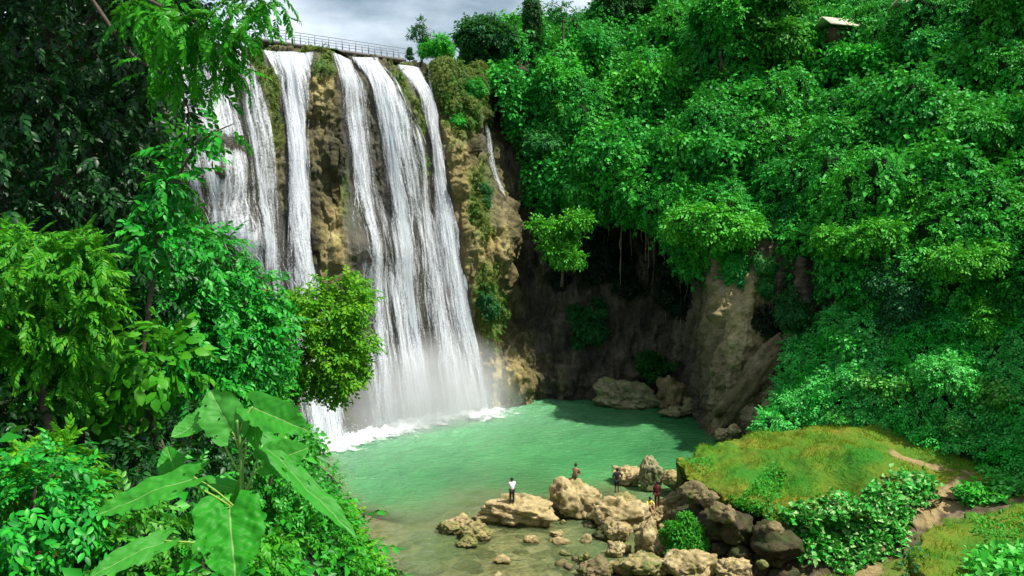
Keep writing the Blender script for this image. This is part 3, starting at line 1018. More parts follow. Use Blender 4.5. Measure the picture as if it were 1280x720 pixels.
def right_z(x, Y):
    q = np.stack([x, Y, x * 0], -1)
    n1, n2 = fbm(q * .35, 4), fbm(q * 1.1 + 5, 3)
    base = -.9 + .17 * np.clip(x - 7.5, -6, 30) + n1 * .35 + np.clip(x - 22, 0, 10) * .12 + np.clip(46 - Y, 0, 10) * .05 * sstep(9, 14, x)
    base = base - sstep(53.5, 57, Y) * 2.2
    s1 = poly_sd(x, Y, LAWN) + n2 * .35 + n1 * .3 + .45 - 2.2 * np.exp(-((x - 8.9) ** 2 + (Y - 49.3) ** 2) / 1.2)   # cove where the two people rest
    top1 = 3.4 + (Y - 44) * .115 + n1 * .42 + n2 * .10 + .5 * sstep(.2, 2.6, s1) - .35
    # notch in the lawn edge, hollow beside the mound
    for nx, ny, r_, dp in [(975, 590, .9, .9), (985, 605, 1.0, 1.4), (1050, 600, 1.0, 1.3), (1070, 612, 1.0, 1.3), (1092, 622, .9, 1.1)]:
        c = at_z(nx, ny, 4.0)
        top1 = top1 - dp * np.exp(-((x - c[0]) / r_) ** 2 - ((Y - c[1]) / (r_ * .8)) ** 2)
    for nx, ny, r_, dp in [(1085, 582, 1.5, 1.1), (1040, 575, 1.6, .35), (920, 590, 2.0, .35), (1030, 560, 3, .3)]:
        c = at_z(nx, ny, 4.2)
        top1 = top1 + dp * np.exp(-((x - c[0]) / r_) ** 2 - ((Y - c[1]) / r_) ** 2)
    z = base + (np.maximum(top1, base) - base) * sstep(-.2, .95, s1)
    s2 = .2 + poly_sd(x, Y, KNOLL) + n2 * .3 + n1 * .25
    top2 = 5.5 + (37 - Y) * .03 + n1 * .25 + n2 * .08 - .5 * np.exp(-((x - 22) / 2.5) ** 2) * 0
    z = np.where(s2 > -.2, np.maximum(z, base + (top2 - base) * sstep(-.1, .9, s2)), z)
    return z, s1, s2, base

def bank_mat():
    m, N, L = mat_new('earth_and_rock_bank')
    P = pos_n(N)
    A = lambda k: (lambda n: (setattr(n, 'attribute_name', k), n.outputs['Fac'])[1])(N.new('ShaderNodeAttribute'))
    f1 = noise_n(N, L, P, .9, 6, .6); f2 = noise_n(N, L, P, 4, 5, .6)
    rk = ramp(N, [(.3, (.028, .024, .014)), (.5, (.10, .08, .045)), (.72, (.26, .21, .12))])
    L.new(f1, rk.inputs[0])
    gr = ramp(N, [(.35, (.03, .15, .012)), (.5, (.08, .16, .012)), (.68, (.17, .17, .02))])
    L.new(noise_n(N, L, P, .35, 4), gr.inputs[0])
    c = mixrgb(N, L, A('grass'), rk.outputs[0], gr.outputs[0])
    c = mixrgb(N, L, A('path'), c, mixrgb(N, L, f2, (.17, .125, .055), (.36, .275, .13)))
    c = mixrgb(N, L, .6, c, mixrgb(N, L, f2, (.4, .4, .4), (1.3, 1.3, 1.3)), 'MULTIPLY')
    p = N.new('ShaderNodeBsdfPrincipled')
    L.new(c, p.inputs['Base Color']); p.inputs['Roughness'].default_value = .9
    p.inputs['Specular IOR Level'].default_value = .15
    b = N.new('ShaderNodeBump'); b.inputs['Strength'].default_value = .8; b.inputs['Distance'].default_value = .15
    L.new(math_n(N, L, 'ADD', f1, f2), b.inputs['Height']); L.new(b.outputs[0], p.inputs['Normal'])
    o = N.new('ShaderNodeOutputMaterial'); L.new(p.outputs[0], o.inputs[0])
    return m

rx, ry = np.meshgrid(np.linspace(6, 46, 460), np.linspace(24, 66, 460))
rz, s1, s2, rb = right_z(rx, ry)
PATH = [np.array([at_z(x, y, z)[:2] for x, y, z in l]) for l in
        ([(1120, 562, 4.5), (1160, 570, 4.5), (1190, 575, 4.4), (1206, 582, 4.2), (1200, 597, 4.0), (1188, 612, 3.8)],
         [(1190, 622, 2.8), (1172, 640, 2.6), (1130, 655, 2.4), (1100, 675, 2.2), (1080, 700, 2.0), (1060, 730, 1.8)])]
pd = np.full(rx.shape, 1e3)
for li, l in enumerate(PATH):
    for a, b in zip(l[:-1], l[1:]):
        e = b - a
        t = np.clip(((rx - a[0]) * e[0] + (ry - a[1]) * e[1]) / (e @ e), 0, 1)
        pd = np.minimum(pd, np.hypot(rx - a[0] - e[0] * t, ry - a[1] - e[1] * t) * (1.2 if li == 0 else 1.0))
pn = fbm(np.stack([rx, ry, rx * 0], -1) * 1.2, 3)
pathm = 1 - sstep(.22, .6, pd + pn * .45)
rP = np.stack([rx, ry, rz], -1)
# undercut the ledges: vertices part way up the face are pulled inward
for s_, topz in ((s1, 3.9), (s2, 5.4)):
    gyx = np.gradient(s_, axis=1); gyy = np.gradient(s_, axis=0)
    g = nrm(np.stack([gyx, gyy], -1))
    hfrac = np.clip((rz - rb) / np.maximum(topz - rb, .3), 0, 1)
    k_ = np.sin(np.pi * hfrac ** 1.3) * (np.abs(s_) < 1.1) * 1.0 * (1 + .9 * pn)
    rP[..., 0] += g[..., 0] * k_; rP[..., 1] += g[..., 1] * k_
grassm = np.maximum(sstep(.3, .8, s1), sstep(.3, .8, s2)) * (1 - pathm)
grassm = np.maximum(grassm, .8 * sstep(15.5, 17.5, rx + pn) * (1 - pathm) * (s1 < -.5) * (s2 < -1.1))
me = raw_mesh('right_bank', rP.reshape(-1, 3), [grid_faces(*rx.shape)], bank_mat(), True, attrs={'grass': grassm, 'path': pathm})
tag(obj('right_bank', me), kind='structure')

def ground_at(px, py, z0=3.0):
    """height of the right bank under a pixel of the photo"""
    z = z0
    for _ in range(12):
        c = at_z(px, py, z)
        z = z * .5 + .5 * float(right_z(np.array([c[0]]), np.array([c[1]]))[0][0])
    c = at_z(px, py, z)
    return np.array([c[0], c[1], z])

# grass blades on the ledge and the knoll
blade = (np.array([[-.06, 0, 0], [.06, 0, 0], [0, 1, -.18]]), np.zeros((0, 4), int), np.array([[0, 1, 2]]))
gn = grid_normals(rP)
gi = np.argwhere((grassm > .3) & (ry < 60) & (np.abs(gn[..., 2]) > .62))
gk = gi[rng.integers(0, len(gi), 90000)]
gp = rP[gk[:, 0], gk[:, 1]] + rng.normal(size=(len(gk), 3)) * [.06, .06, 0]
tuft = sstep(-.4, .5, fbm(gp * .9, 3))
V, F4, F3 = scatter(blade, gp, np.array([0, 0, 1.]) + rng.normal(size=gp.shape) * .45, rng.normal(size=gp.shape), rng.uniform(.12, .26, len(gp)) * (.6 + .8 * tuft))
tag(obj('lawn_grass', raw_mesh('lawn_grass', V, [F3], M['grass'])), 'short olive and green grass covering the rocky ledge and knoll', 'grass', kind='stuff')

# ================================================================== HILLSIDE
def tensor(grid, nr, nc):
    G = np.array(grid, float)
    a = np.stack([crom(G[i], np.linspace(0, G.shape[1] - 1, nc)) for i in range(G.shape[0])])
    return np.stack([crom(a[:, j], np.linspace(0, G.shape[0] - 1, nr)) for j in range(nc)], 1)

HG = [  # rows from the skyline down to the overhanging edge
    [at(575, 60, 100), at(640, 20, 104), at(720, 22, 108), at(800, 2, 110), at(900, -70, 110), at(1010, -90, 106), at(1130, -110, 100), at(1280, -130, 94), at(1480, -150, 86), at(1700, -170, 78)],
    [at(596, 85, 92), at(655, 75, 95), at(730, 75, 98), at(810, 70, 98), at(900, 30, 97), at(1010, 30, 93), at(1130, 20, 88), at(1280, 10, 82), at(1480, 0, 74), at(1700, -10, 66)],
    [at(618, 120, 89), at(665, 135, 90), at(740, 130, 91), at(820, 135, 89), at(900, 120, 86), at(1010, 125, 82), at(1130, 110, 77), at(1280, 105, 71), at(1480, 100, 62), at(1700, 95, 54)],
    [at(640, 170, 88), at(680, 190, 86), at(750, 190, 84), at(830, 200, 81), at(905, 205, 77), at(1010, 205, 73), at(1130, 195, 69), at(1280, 195, 62), at(1480, 190, 54), at(1700, 185, 46)],
    [at(650, 195, 88), at(690, 205, 84), at(755, 222, 81), at(838, 262, 77), at(900, 285, 72), at(1005, 290, 68), at(1125, 280, 63), at(1280, 280, 57), at(1480, 280, 48), at(1700, 280, 40)],
    [at(655, 215, 89), at(698, 228, 86), at(765, 250, 83), at(848, 300, 79), at(912, 330, 73), at(1005, 345, 67), at(1120, 345, 61), at(1280, 345, 54), at(1480, 350, 45), at(1700, 355, 37)],
    [at(660, 205, 96), at(700, 215, 94), at(770, 235, 92), at(850, 270, 89), at(915, 310, 80), at(1005, 355, 72), at(1120, 365, 66), at(1280, 370, 59), at(1480, 380, 50), at(1700, 395, 42)],
]
NR, NC = 300, 470
H0 = tensor(HG, NR, NC)
HN = grid_normals(H0)
if HN[NR // 2, NC // 2, 1] > 0: HN = -HN
hpx, hpy = project(H0)
Hs = H0 + 1.6 * np.stack([fbm(H0 * .22 + 50, 3), fbm(H0 * .22 + 70, 3), fbm(H0 * .22 + 90, 3)], -1)
hb = billow(Hs * [.20, .11, .11], 4) * 1.9 + fbm(H0 * .17 + 3, 4) * 2.4 + fbm(H0 * .75 + 9, 3) * .45
gaps = [(1125, 78, 48, 20, 3.5), (1150, 55, 30, 10, 1.5), (1118, 305, 24, 26, 3), (990, 250, 16, 18, 2), (930, 215, 14, 22, 2), (770, 155, 40, 10, 2), (820, 155, 14, 22, 2),
        (660, 100, 12, 18, 1.5), (1020, 110, 14, 40, 2), (690, 205, 16, 14, 1.5), (880, 150, 24, 8, 2), (1235, 190, 26, 12, 2), (1010, 320, 30, 10, 2), (745, 100, 14, 10, 1.5),
        (1275, 330, 30, 14, 2), (960, 80, 20, 12, 1.5), (1190, 250, 30, 8, 1.5)]
gaps += [(850, 60, 14, 12, 2), (940, 150, 30, 8, 2), (1070, 240, 22, 9, 2.2), (1220, 110, 20, 8, 2), (720, 170, 18, 8, 1.8), (790, 222, 30, 8, 1.8), (1160, 280, 24, 8, 2), (1050, 92, 20, 9, 2), (1240, 282, 24, 9, 2),
         (868, 215, 20, 8, 1.8), (1000, 188, 26, 8, 2), (682, 150, 10, 10, 1.5), (910, 95, 18, 8, 1.8), (1100, 140, 24, 8, 2), (1190, 175, 20, 8, 1.8), (820, 110, 20, 7, 1.6)]
gapm = np.zeros((NR, NC))
for a, b, c, d, e in gaps:
    w_ = np.exp(-((hpx - a) / c) ** 2 - ((hpy - b) / d) ** 2)
    hb -= 1.5 * e * w_
    hb += .75 * e * np.exp(-((hpx - a) / (c * 1.2)) ** 2 - ((hpy - b + 1.7 * d) / (d * .9)) ** 2)
    gapm = np.maximum(gapm, w_)
fadee = sstep(0, .06, np.linspace(0, 1, NR))[:, None] * (1 - .6 * sstep(.86, 1, np.linspace(0, 1, NR))[:, None])
hb = hb - 1.3 * np.exp(-((billow(Hs * [.20, .11, .11], 1) + .6) / .20) ** 2)
HP = H0 + HN * (hb * fadee)[..., None]
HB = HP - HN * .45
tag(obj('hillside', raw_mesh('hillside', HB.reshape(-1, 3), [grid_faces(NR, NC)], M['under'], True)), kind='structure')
# land behind the skyline
bk = np.stack([HP[0], HP[0] + [10, 30, 2], HP[0] + [20, 200, 4]])
tag(obj('hilltop_ground', raw_mesh('hilltop', bk.reshape(-1, 3), [grid_faces(3, NC)], M['soil'], True)), kind='structure')
HNd = grid_normals(HP)
if HNd[NR // 2, NC // 2, 1] > 0: HNd = -HNd
hpxd, hpyd = project(HP)

def area_sample(P, n, wgt=None):
    du = np.linalg.norm(np.diff(P, axis=1)[:-1], axis=-1)
    dv = np.linalg.norm(np.diff(P, axis=0)[:, :-1], axis=-1)
    A = du * dv
    if wgt is not None: A = A * wgt[:-1, :-1]
    c = np.cumsum(A.ravel()); c /= c[-1]
    k = np.searchsorted(c, rng.random(n))
    i, j = np.unravel_index(np.minimum(k, A.size - 1), A.shape)
    return i, j, rng.random(n)[:, None], rng.random(n)[:, None]

def carpet(P, Nm, n, tmpls, smin, smax, lift, wgt=None, droop=.5):
    i, j, a, b = area_sample(P, n, wgt)
    p = P[i, j] * (1 - a) * (1 - b) + P[i, j + 1] * a * (1 - b) + P[i + 1, j] * (1 - a) * b + P[i + 1, j + 1] * a * b
    nn = Nm[i, j]
    m = len(p)
    p = p + nn * (rng.random((m, 1)) ** 1.5 * lift * (.5 + 1.3 * sstep(-.3, .6, fbm(p * .7, 2)))[:, None]) 
    parts = []
    k = rng.integers(0, len(tmpls), m)
    for q in range(len(tmpls)):
        s = k == q
        c = s.sum()
        d = nn[s] * .7 + rng.normal(size=(c, 3)) * .45 + [0, 0, -droop]
        up = nn[s] * .5 + [0, 0, .6] + rng.normal(size=(c, 3)) * .35
        parts.append(scatter(tmpls[q], p[s], d, up, rng.uniform(smin, smax, c)))
    return join(parts)

crease = np.exp(-((billow(Hs * [.20, .11, .11], 1) + .6) / .20) ** 2)
hw_ = (1 - .8 * crease) * (hpxd < 1640) * (hpyd > -60) * (1 - .85 * sstep(.35, .8, gapm)) * np.where(np.linspace(0, 1, NR) > .93, .25, 1)[:, None] * np.ones((NR, NC))
sel = sstep(-.05, .35, fbm(H0 * .12 + 200, 3))
ca = carpet(HP, HNd, 68000, SPRAY_FAR, .38, .8, .7, hw_ * (1 - .8 * sel))
cb = carpet(HP, HNd, 20000, SPRAY_BIG, .8, 1.4, .9, hw_ * (.08 + sel))
V, F4, F3 = join([ca, cb])
tag(obj('hillside_vines', raw_mesh('hillside_vines', V, [F4, F3], M['hill'])), 'dense mass of green vines and leaves covering the steep hillside', 'vines', kind='stuff')

# lower slope on the right, between the overhang and the grassy ledge
LG = [
    [at(985, 430, 66), at(1040, 385, 65), at(1120, 355, 62), at(1280, 350, 56), at(1480, 360, 47), at(1700, 370, 39)],
    [at(975, 470, 64), at(1035, 435, 62), at(1120, 415, 59), at(1280, 405, 54), at(1480, 410, 45), at(1700, 420, 37)],
    [at(960, 510, 61), at(1030, 485, 59), at(1125, 470, 56), at(1280, 470, 51), at(1480, 480, 43), at(1700, 500, 35)],
    [at(950, 526, 59), at(1030, 514, 57.5), at(1130, 512, 54.5), at(1280, 530, 49), at(1480, 560, 40), at(1700, 580, 32)],
    [at(935, 548, 58), at(1030, 538, 56), at(1140, 550, 52.5), at(1290, 590, 46), at(1480, 640, 37), at(1700, 680, 29)],
]
LR, LC = 160, 220
L0 = tensor(LG, LR, LC)
LN = grid_normals(L0)
if LN[LR // 2, LC // 2, 1] > 0: LN = -LN
lf = (1 - sstep(.75, 1, np.linspace(0, 1, LR)))[:, None] * sstep(0, .05, np.linspace(0, 1, LC))[None]
LP = L0 + LN * ((billow(L0 * .3, 3) * 1.0 + fbm(L0 * .9, 2) * .25) * lf)[..., None]
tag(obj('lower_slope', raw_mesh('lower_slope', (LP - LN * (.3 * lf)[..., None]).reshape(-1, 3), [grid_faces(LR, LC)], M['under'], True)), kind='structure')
LNd = grid_normals(LP)
if LNd[LR // 2, LC // 2, 1] > 0: LNd = -LNd
V, F4, F3 = carpet(LP, LNd, 22000, SPRAY_FAR, .35, .7, .5, droop=.35)
tag(obj('slope_shrubbery', raw_mesh('slope_shrubbery', V, [F4, F3], M['slope'])), 'thick low shrubbery with pale leaves on the slope above the grassy ledge', 'shrubbery', kind='stuff')

mw = np.clip(mossm * 1.4 + .25 * sstep(.1, .5, fbm(PC * .5 + 40, 3)), 0, 1.3) * (1 - fall_mask) ** 3 * (1 - .9 * cave) * (hv > .03)[:, None] * (np.arange(NU) < NU * 8.6 / (nK - 1))[None]
mw = mw * sstep(.25, .6, mw)
V, F4, F3 = carpet(PC, NS, 9000, SPRAY_FAR, .22, .5, .3, mw, droop=1.0)
tag(obj('cliff_moss', raw_mesh('cliff_moss', V, [F4, F3], M['moss'])), 'olive moss and small ferns clinging to the rock between the falls', 'moss', kind='stuff')

# ------------------------------------------------------------------ crowns standing on the hillside
def mound_lobes(r, R=1.0, tall=.8, n=7):
    L = [((0, 0, .30 * tall), (.6 * R, .55 * R, .42 * tall))]
    for i in range(n + 5):
        a = r.uniform(0, 2 * np.pi)
        q = r.uniform(.3, 1.0)
        s = r.uniform(.2, .42)
        L.append(((q * math.cos(a), q * math.sin(a), r.uniform(.0, .8) * tall), (s, s, s * r.uniform(.6, .9))))
    return L

VAR = {}
def variant(kind, i):
    key = (kind, i)
    if key in VAR: return VAR[key]
    r = np.random.default_rng(100 + i * 7 + hash(kind) % 1 + len(kind))
    if kind == 'mound':
        g = foliage(mound_lobes(r), (2200, 1500, 800)[i % 3], SPRAY_BIG if i % 3 == 2 else SPRAY_FAR, (.21, .27, .34)[i % 3], r, droop=.45, up=.5)
    elif kind == 'drape':          # vines hanging down over the slope
        L = [((r.uniform(-.5, .5), r.uniform(-.3, .2), .6 - .32 * k), (r.uniform(.35, .55), .45, .38)) for k in range(6)]
        g = foliage(L, 1700, SPRAY_FAR, .25, r, droop=.8, up=.3)
    elif kind == 'round':
        L = [((0, 0, 1.1), (.75, .75, .7))] + [((.6 * math.cos(a), .6 * math.sin(a), r.uniform(.8, 1.5)), (.42, .42, .36)) for a in r.uniform(0, 6.28, 8)]
        g = foliage(L, 1900, SPRAY_FAR, .25, r, droop=.3, up=.4)
    elif kind == 'layered':        # flat tiers with gaps between
        L = []
        for k in range(7):
            a = r.uniform(0, 6.28); q = r.uniform(.2, .75)
            L.append(((q * math.cos(a), q * math.sin(a), .5 + .22 * k), (r.uniform(.4, .6), r.uniform(.4, .6), .12)))
        g = foliage(L, 900, SPRAY_FAR, .3, r, droop=.15, up=.4, flat=.85)
    elif kind == 'column':
        L = [((r.uniform(-.12, .12), r.uniform(-.12, .12), .3 + .42 * k), (.5 - .04 * k, .5 - .04 * k, .36)) for k in range(6)]
        g = foliage(L, 1800, SPRAY_FAR, .2, r, droop=.7, up=.1)
    elif kind == 'sparse':
        L = [((r.uniform(-.8, .8), r.uniform(-.4, .4), r.uniform(1.2, 2.3)), (.26, .26, .16)) for k in range(7)]
        g = foliage(L, 200, SPRAY_FAR, .26, r, droop=.2, up=.3, gapth=-2)
    VAR[key] = g
    return g

MESH = {}
def crown_mesh(kind, i, mat):
    key = (kind, i, mat)
    if key not in MESH:
        V, F4, F3 = variant(kind, i)
        MESH[key] = raw_mesh(kind + '_crown', V, [F4, F3], M[mat])
    return MESH[key]

def trunk_mesh(kind, i):
    key = ('trunk', kind, i)
    if key not in MESH:
        r = np.random.default_rng(i + 50)
        hgt = {'round': 1.2, 'layered': 1.6, 'column': 2.0, 'sparse': 2.1}.get(kind, .6)
        z = np.linspace(-.6, hgt, 8)
        pts = np.stack([np.cumsum(r.normal(0, .035, 8)), np.cumsum(r.normal(0, .035, 8)), z], -1)
        parts = [tube(pts, np.linspace(.07, .02, 8), 7)]
        for b in range(7 if kind != 'sparse' else 9):
            s = pts[r.integers(3, 7)]
            a = r.uniform(0, 6.28)
            e = s + np.array([math.cos(a) * .55, math.sin(a) * .55, r.uniform(.15, .5)])
            parts.append(tube(np.stack([s, (s + e) / 2 + [0, 0, .06], e]), [.025, .018, .008], 5))
        V, F4, F3 = join(parts)
        MESH[key] = raw_mesh('trunk', V, [F4, F3], M['bark'], True)
    return MESH[key]

def hill_depth(px, py, low=False):
    A, B, P = (LPX, LPY, LP) if low else (hpxd[:int(NR * .88)], hpyd[:int(NR * .88)], HP)
    d = (A - px) ** 2 + (B - py) ** 2
    k = np.unravel_index(np.argmin(d), d.shape)
    return P[k]
LPX, LPY = project(LP)

cnt = [0]
def stand(px, py, R, kind, mat, name, label, cat, low=False, Y=None, dz=0, group=None, sc3=None):
    i = cnt[0]; cnt[0] += 1
    p = hill_depth(px, py, low) if Y is None else at(px, py, Y)
    e = empty(name, (p[0], p[1], p[2] + dz), label, cat, group, rz=(i * 2.399) % 6.283)
    e.scale = (R, R, R) if sc3 is None else tuple(R * k for k in sc3)
    obj('crown' if cat in ('tree', 'shrub') else 'foliage', crown_mesh(kind, i % 3, mat), e)
    obj('trunk' if cat == 'tree' else 'stem', trunk_mesh(kind, i % 2), e)
    return e

HT = [
    # px, py, R, kind, material, name, label, category
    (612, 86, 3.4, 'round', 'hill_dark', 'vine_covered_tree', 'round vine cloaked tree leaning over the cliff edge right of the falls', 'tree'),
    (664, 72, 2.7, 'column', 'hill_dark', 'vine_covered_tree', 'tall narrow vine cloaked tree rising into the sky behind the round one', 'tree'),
    (590, 74, 1.5, 'mound', 'hill_bright', 'bush', 'bright green bush on the brow between the bridge and the round vine cloaked tree', 'shrub'),
    (703, 48, 2.2, 'sparse', 'hill_blue', 'broadleaf_tree', 'sparse tree whose few dark leaf tufts stand against white cloud', 'tree'),
    (772, 42, 3.0, 'round', 'hill_dark', 'broadleaf_tree', 'dark rounded tree on the skyline above the middle of the hillside', 'tree'),
    (826, 34, 3.0, 'round', 'hill', 'broadleaf_tree', 'leafy tree on the skyline where the hillside leaves the sky', 'tree'),
    (735, 52, 2.4, 'mound', 'hill', 'vine_mound', 'green leafy hump on the skyline left of the dark rounded tree', 'shrub'),
    (690, 90, 2.4, 'mound', 'hill_bright', 'vine_mound', 'yellow green vine hump beside the tall narrow tree', 'shrub'),
    (800, 92, 3.6, 'mound', 'hill_bright', 'vine_mound', 'bright vine hump below the dark rounded skyline tree', 'shrub'),
    (715, 140, 3.0, 'drape', 'hill', 'vine_mound', 'vines draping down the hillside edge nearest the dark recess', 'vine'),
    (868, 112, 3.8, 'mound', 'hill', 'vine_mound', 'large leafy hump in the middle of the upper hillside', 'shrub'),
    (955, 76, 4.2, 'layered', 'hill', 'feathery_tree', 'tall tree with feathery tiers of leaves left of the pale hut roof', 'tree'),
    (905, 60, 3.4, 'round', 'hill', 'broadleaf_tree', 'full green tree left of the feathery tiered tree', 'tree'),
    (990, 140, 3.6, 'drape', 'hill_bright', 'vine_mound', 'long bright vines hanging below the hut roof', 'vine'),
    (1090, 62, 2.8, 'mound', 'hill_bright', 'vine_mound', 'bright vines topping the ridge right of the hut roof', 'shrub'),
    (1190, 40, 3.2, 'mound', 'hill', 'vine_mound', 'leafy hump above the long dark hollow at upper right', 'shrub'),
    (1262, 50, 3.6, 'round', 'hill', 'broadleaf_tree', 'tree at the top right corner of the hillside', 'tree'),
    (1150, 140, 3.6, 'mound', 'hill_bright', 'vine_mound', 'sunlit vine hump just below the long dark hollow', 'shrub'),
    (1245, 150, 3.4, 'mound', 'hill', 'vine_mound', 'green hump right of the sunlit one below the dark hollow', 'shrub'),
    (1060, 175, 3.6, 'mound', 'hill', 'vine_mound', 'leafy hump in the centre of the right hillside', 'shrub'),
    (745, 205, 3.4, 'drape', 'hill', 'vine_mound', 'vines hanging over the mouth of the cave at its left', 'vine'),
    (690, 175, 2.8, 'mound', 'hill_blue', 'vine_mound', 'bluish green hump above the small bright layered tree', 'shrub'),
    (818, 218, 3.2, 'drape', 'hill_bright', 'vine_mound', 'bright vines hanging over the middle of the cave mouth', 'vine'),
    (900, 180, 3.2, 'mound', 'hill', 'vine_mound', 'leafy hump above the crown that overhangs the cave', 'shrub'),
    (895, 275, 3.9, 'mound', 'hill_bright', 'overhanging_shrub', 'large light green crown overhanging the right side of the cave', 'shrub'),
    (962, 285, 3.6, 'drape', 'hill_blue', 'overhanging_shrub', 'dull bluish foliage hanging above the beige rock buttress', 'shrub'),
    (995, 362, 1.3, 'layered', 'hill_blue', 'hanging_bush', 'small drooping bush hanging right of the beige rock buttress', 'shrub'),
    (1078, 292, 3.0, 'mound', 'hill_bright', 'vine_mound', 'bright leafy hump left of the dark gap in the right hillside', 'shrub'),
    (1175, 220, 3.4, 'drape', 'hill', 'vine_mound', 'vines cascading down the middle of the far right hillside', 'vine'),
    (1262, 245, 3.2, 'mound', 'hill', 'vine_mound', 'leafy hump at the right frame edge above the lower slope', 'shrub'),
    (1195, 318, 2.8, 'mound', 'hill_bright', 'vine_mound', 'bright hump right of the dark gap in the right hillside', 'shrub'),
    (1130, 345, 2.4, 'drape', 'hill_dark', 'vine_mound', 'dark vines hanging beneath the dark gap in the right hillside', 'vine'),
]
for a in HT:
    stand(*a, dz=-.48 * a[2] if a[3] in ('mound', 'drape') else -.15 * a[2])
LT = [
    (1075, 425, 2.0, 'mound', 'slope', 'slope_shrub', 'shrub at the top left of the lower slope under the overhang', 'shrub'),
    (1160, 400, 2.2, 'mound', 'hill', 'slope_shrub', 'deep green shrub at the head of the lower slope', 'shrub'),
    (1245, 400, 2.0, 'mound', 'hill_bright', 'slope_shrub', 'bright shrub at the right edge of the lower slope', 'shrub'),
    (1110, 478, 1.7, 'mound', 'slope', 'slope_shrub', 'pale leaved shrub in the middle of the lower slope', 'shrub'),
    (1012, 505, 1.5, 'mound', 'slope', 'slope_shrub', 'shrub at the foot of the lower slope beside the bare buttress', 'shrub'),
    (1190, 470, 1.8, 'mound', 'slope', 'slope_shrub', 'wide shrub right of the pale leaved one on the lower slope', 'shrub'),
    (1258, 490, 1.7, 'mound', 'slope', 'slope_shrub', 'shrub low on the right edge of the lower slope', 'shrub'),
    (1055, 520, 1.1, 'mound', 'slope', 'slope_shrub', 'low shrub behind the middle of the grassy ledge', 'shrub'),
    (1200, 535, 1.2, 'mound', 'slope', 'slope_shrub', 'low shrub behind the bend of the dirt path', 'shrub'),
]
for a in LT:
    stand(*a, low=True, dz=-.35 * a[2])
# by the bridge
stand(528, 74, 1.7, 'sparse', 'hill_dark', 'thin_tree', 'thin tree with sparse dark leaf tufts at the bridge end', 'tree', Y=90)
stand(512, 74, .9, 'column', 'hill_dark', 'bush', 'small upright dark bush at the right end of the bridge', 'shrub', Y=88, sc3=(.8, .8, .5))
stand(548, 66, 1.6, 'mound', 'hill_bright', 'bush', 'spreading green bush just right of the thin tree', 'shrub', Y=90)
stand(416, 66, .5, 'mound', 'hill_dark', 'bush', 'tiny bush beside the bridge above the pale knob of rock', 'shrub', Y=79.5)
# small bright tree on the dark wall
e = stand(702, 338, 2.6, 'layered', 'hill_bright', 'layered_tree', 'small bright tree with layered leaves against the dark cave wall', 'tree', Y=79.5, sc3=(1, 1, 1.05))
stand(824, 462, 2.2, 'mound', 'hill_dark', 'cave_fern', 'dark bush on the ledge inside the cave mouth', 'shrub', Y=82.5)
for k_, (x, y, R_, m_, lb) in enumerate([(590, 112, 1.5, 'hill', 'leafy tuft high on the rock column below the round tree'), (578, 150, 1.2, 'hill_bright', 'bright fern tuft on the rock column right of the tall fall'),
                      (600, 240, 1.2, 'hill_dark', 'dark moss tuft halfway up the ochre column'), (608, 378, 1.3, 'hill_dark', 'dark tuft low on the ochre column near the pool')]):
    i_ = locate(x, y)
    p = PC[i_[1], i_[0]]
    e = empty('cliff_plant', p, lb, 'plant', rz=k_, s=R_)
    obj('foliage', crown_mesh('drape', k_ % 3, m_), e)

for x_, y_, Y_, R_, m_, lb in [(728, 400, 85, 2.6, 'hill_dark', 'dim vine curtain hanging behind the small bright layered tree'), (690, 330, 87, 2.4, 'shade', 'vine curtain added as shade beside the recess left of the cave'),
                             (785, 330, 87.5, 3.2, 'shade', 'vine curtain added as shade high in the middle of the cave'), (850, 340, 83, 3.0, 'shade', 'vine curtain added as shade next to the beige rock buttress'), (742, 300, 86, 3.0, 'shade', 'vine curtain added as shade at the back above the layered tree'),
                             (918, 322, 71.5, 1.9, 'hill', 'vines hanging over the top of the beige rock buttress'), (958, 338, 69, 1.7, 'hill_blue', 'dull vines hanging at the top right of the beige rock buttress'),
                             (968, 400, 68.5, 2.2, 'shade', 'vines added as shade right of the beige rock buttress'), (1005, 400, 66, 2.4, 'hill_dark', 'vines added as shade over the sloping slab right of the buttress')]:
    stand(x_, y_, R_, 'drape', m_, 'vine_curtain', lb, 'vine', Y=Y_)  # the darkest curtains are added to put shade into the cave and beside the buttress

# ------------------------------------------------------------------ hanging roots below the overhang
edge = HP[int(NR * .84)]
ex, ey = project(edge)
for k in range(34):
    px = np.interp(k, [0, 33], [690, 880]) + random.uniform(-4, 4)
    j = int(np.argmin(np.abs(ex - px)))
    s = edge[j] + [0, random.uniform(.5, 4), .5]
    Lh = random.uniform(3, 9)
    n = 12
    t = np.linspace(0, 1, n)
    pts = np.stack([s[0] + np.cumsum(rng.normal(0, .07, n)), s[1] + np.cumsum(rng.normal(0, .05, n)), s[2] - t * Lh], -1)
    V, F4, F3 = tube(pts, np.linspace(.05, .02, n) * random.uniform(.7, 1.5), 5)
    o = obj('hanging_root', raw_mesh('hanging_root', V, [F4, F3], M['root'], True))
    tag(o, 'thin brown root hanging into the dark cave beneath the vines', 'root', 'roots hanging over the cave mouth')

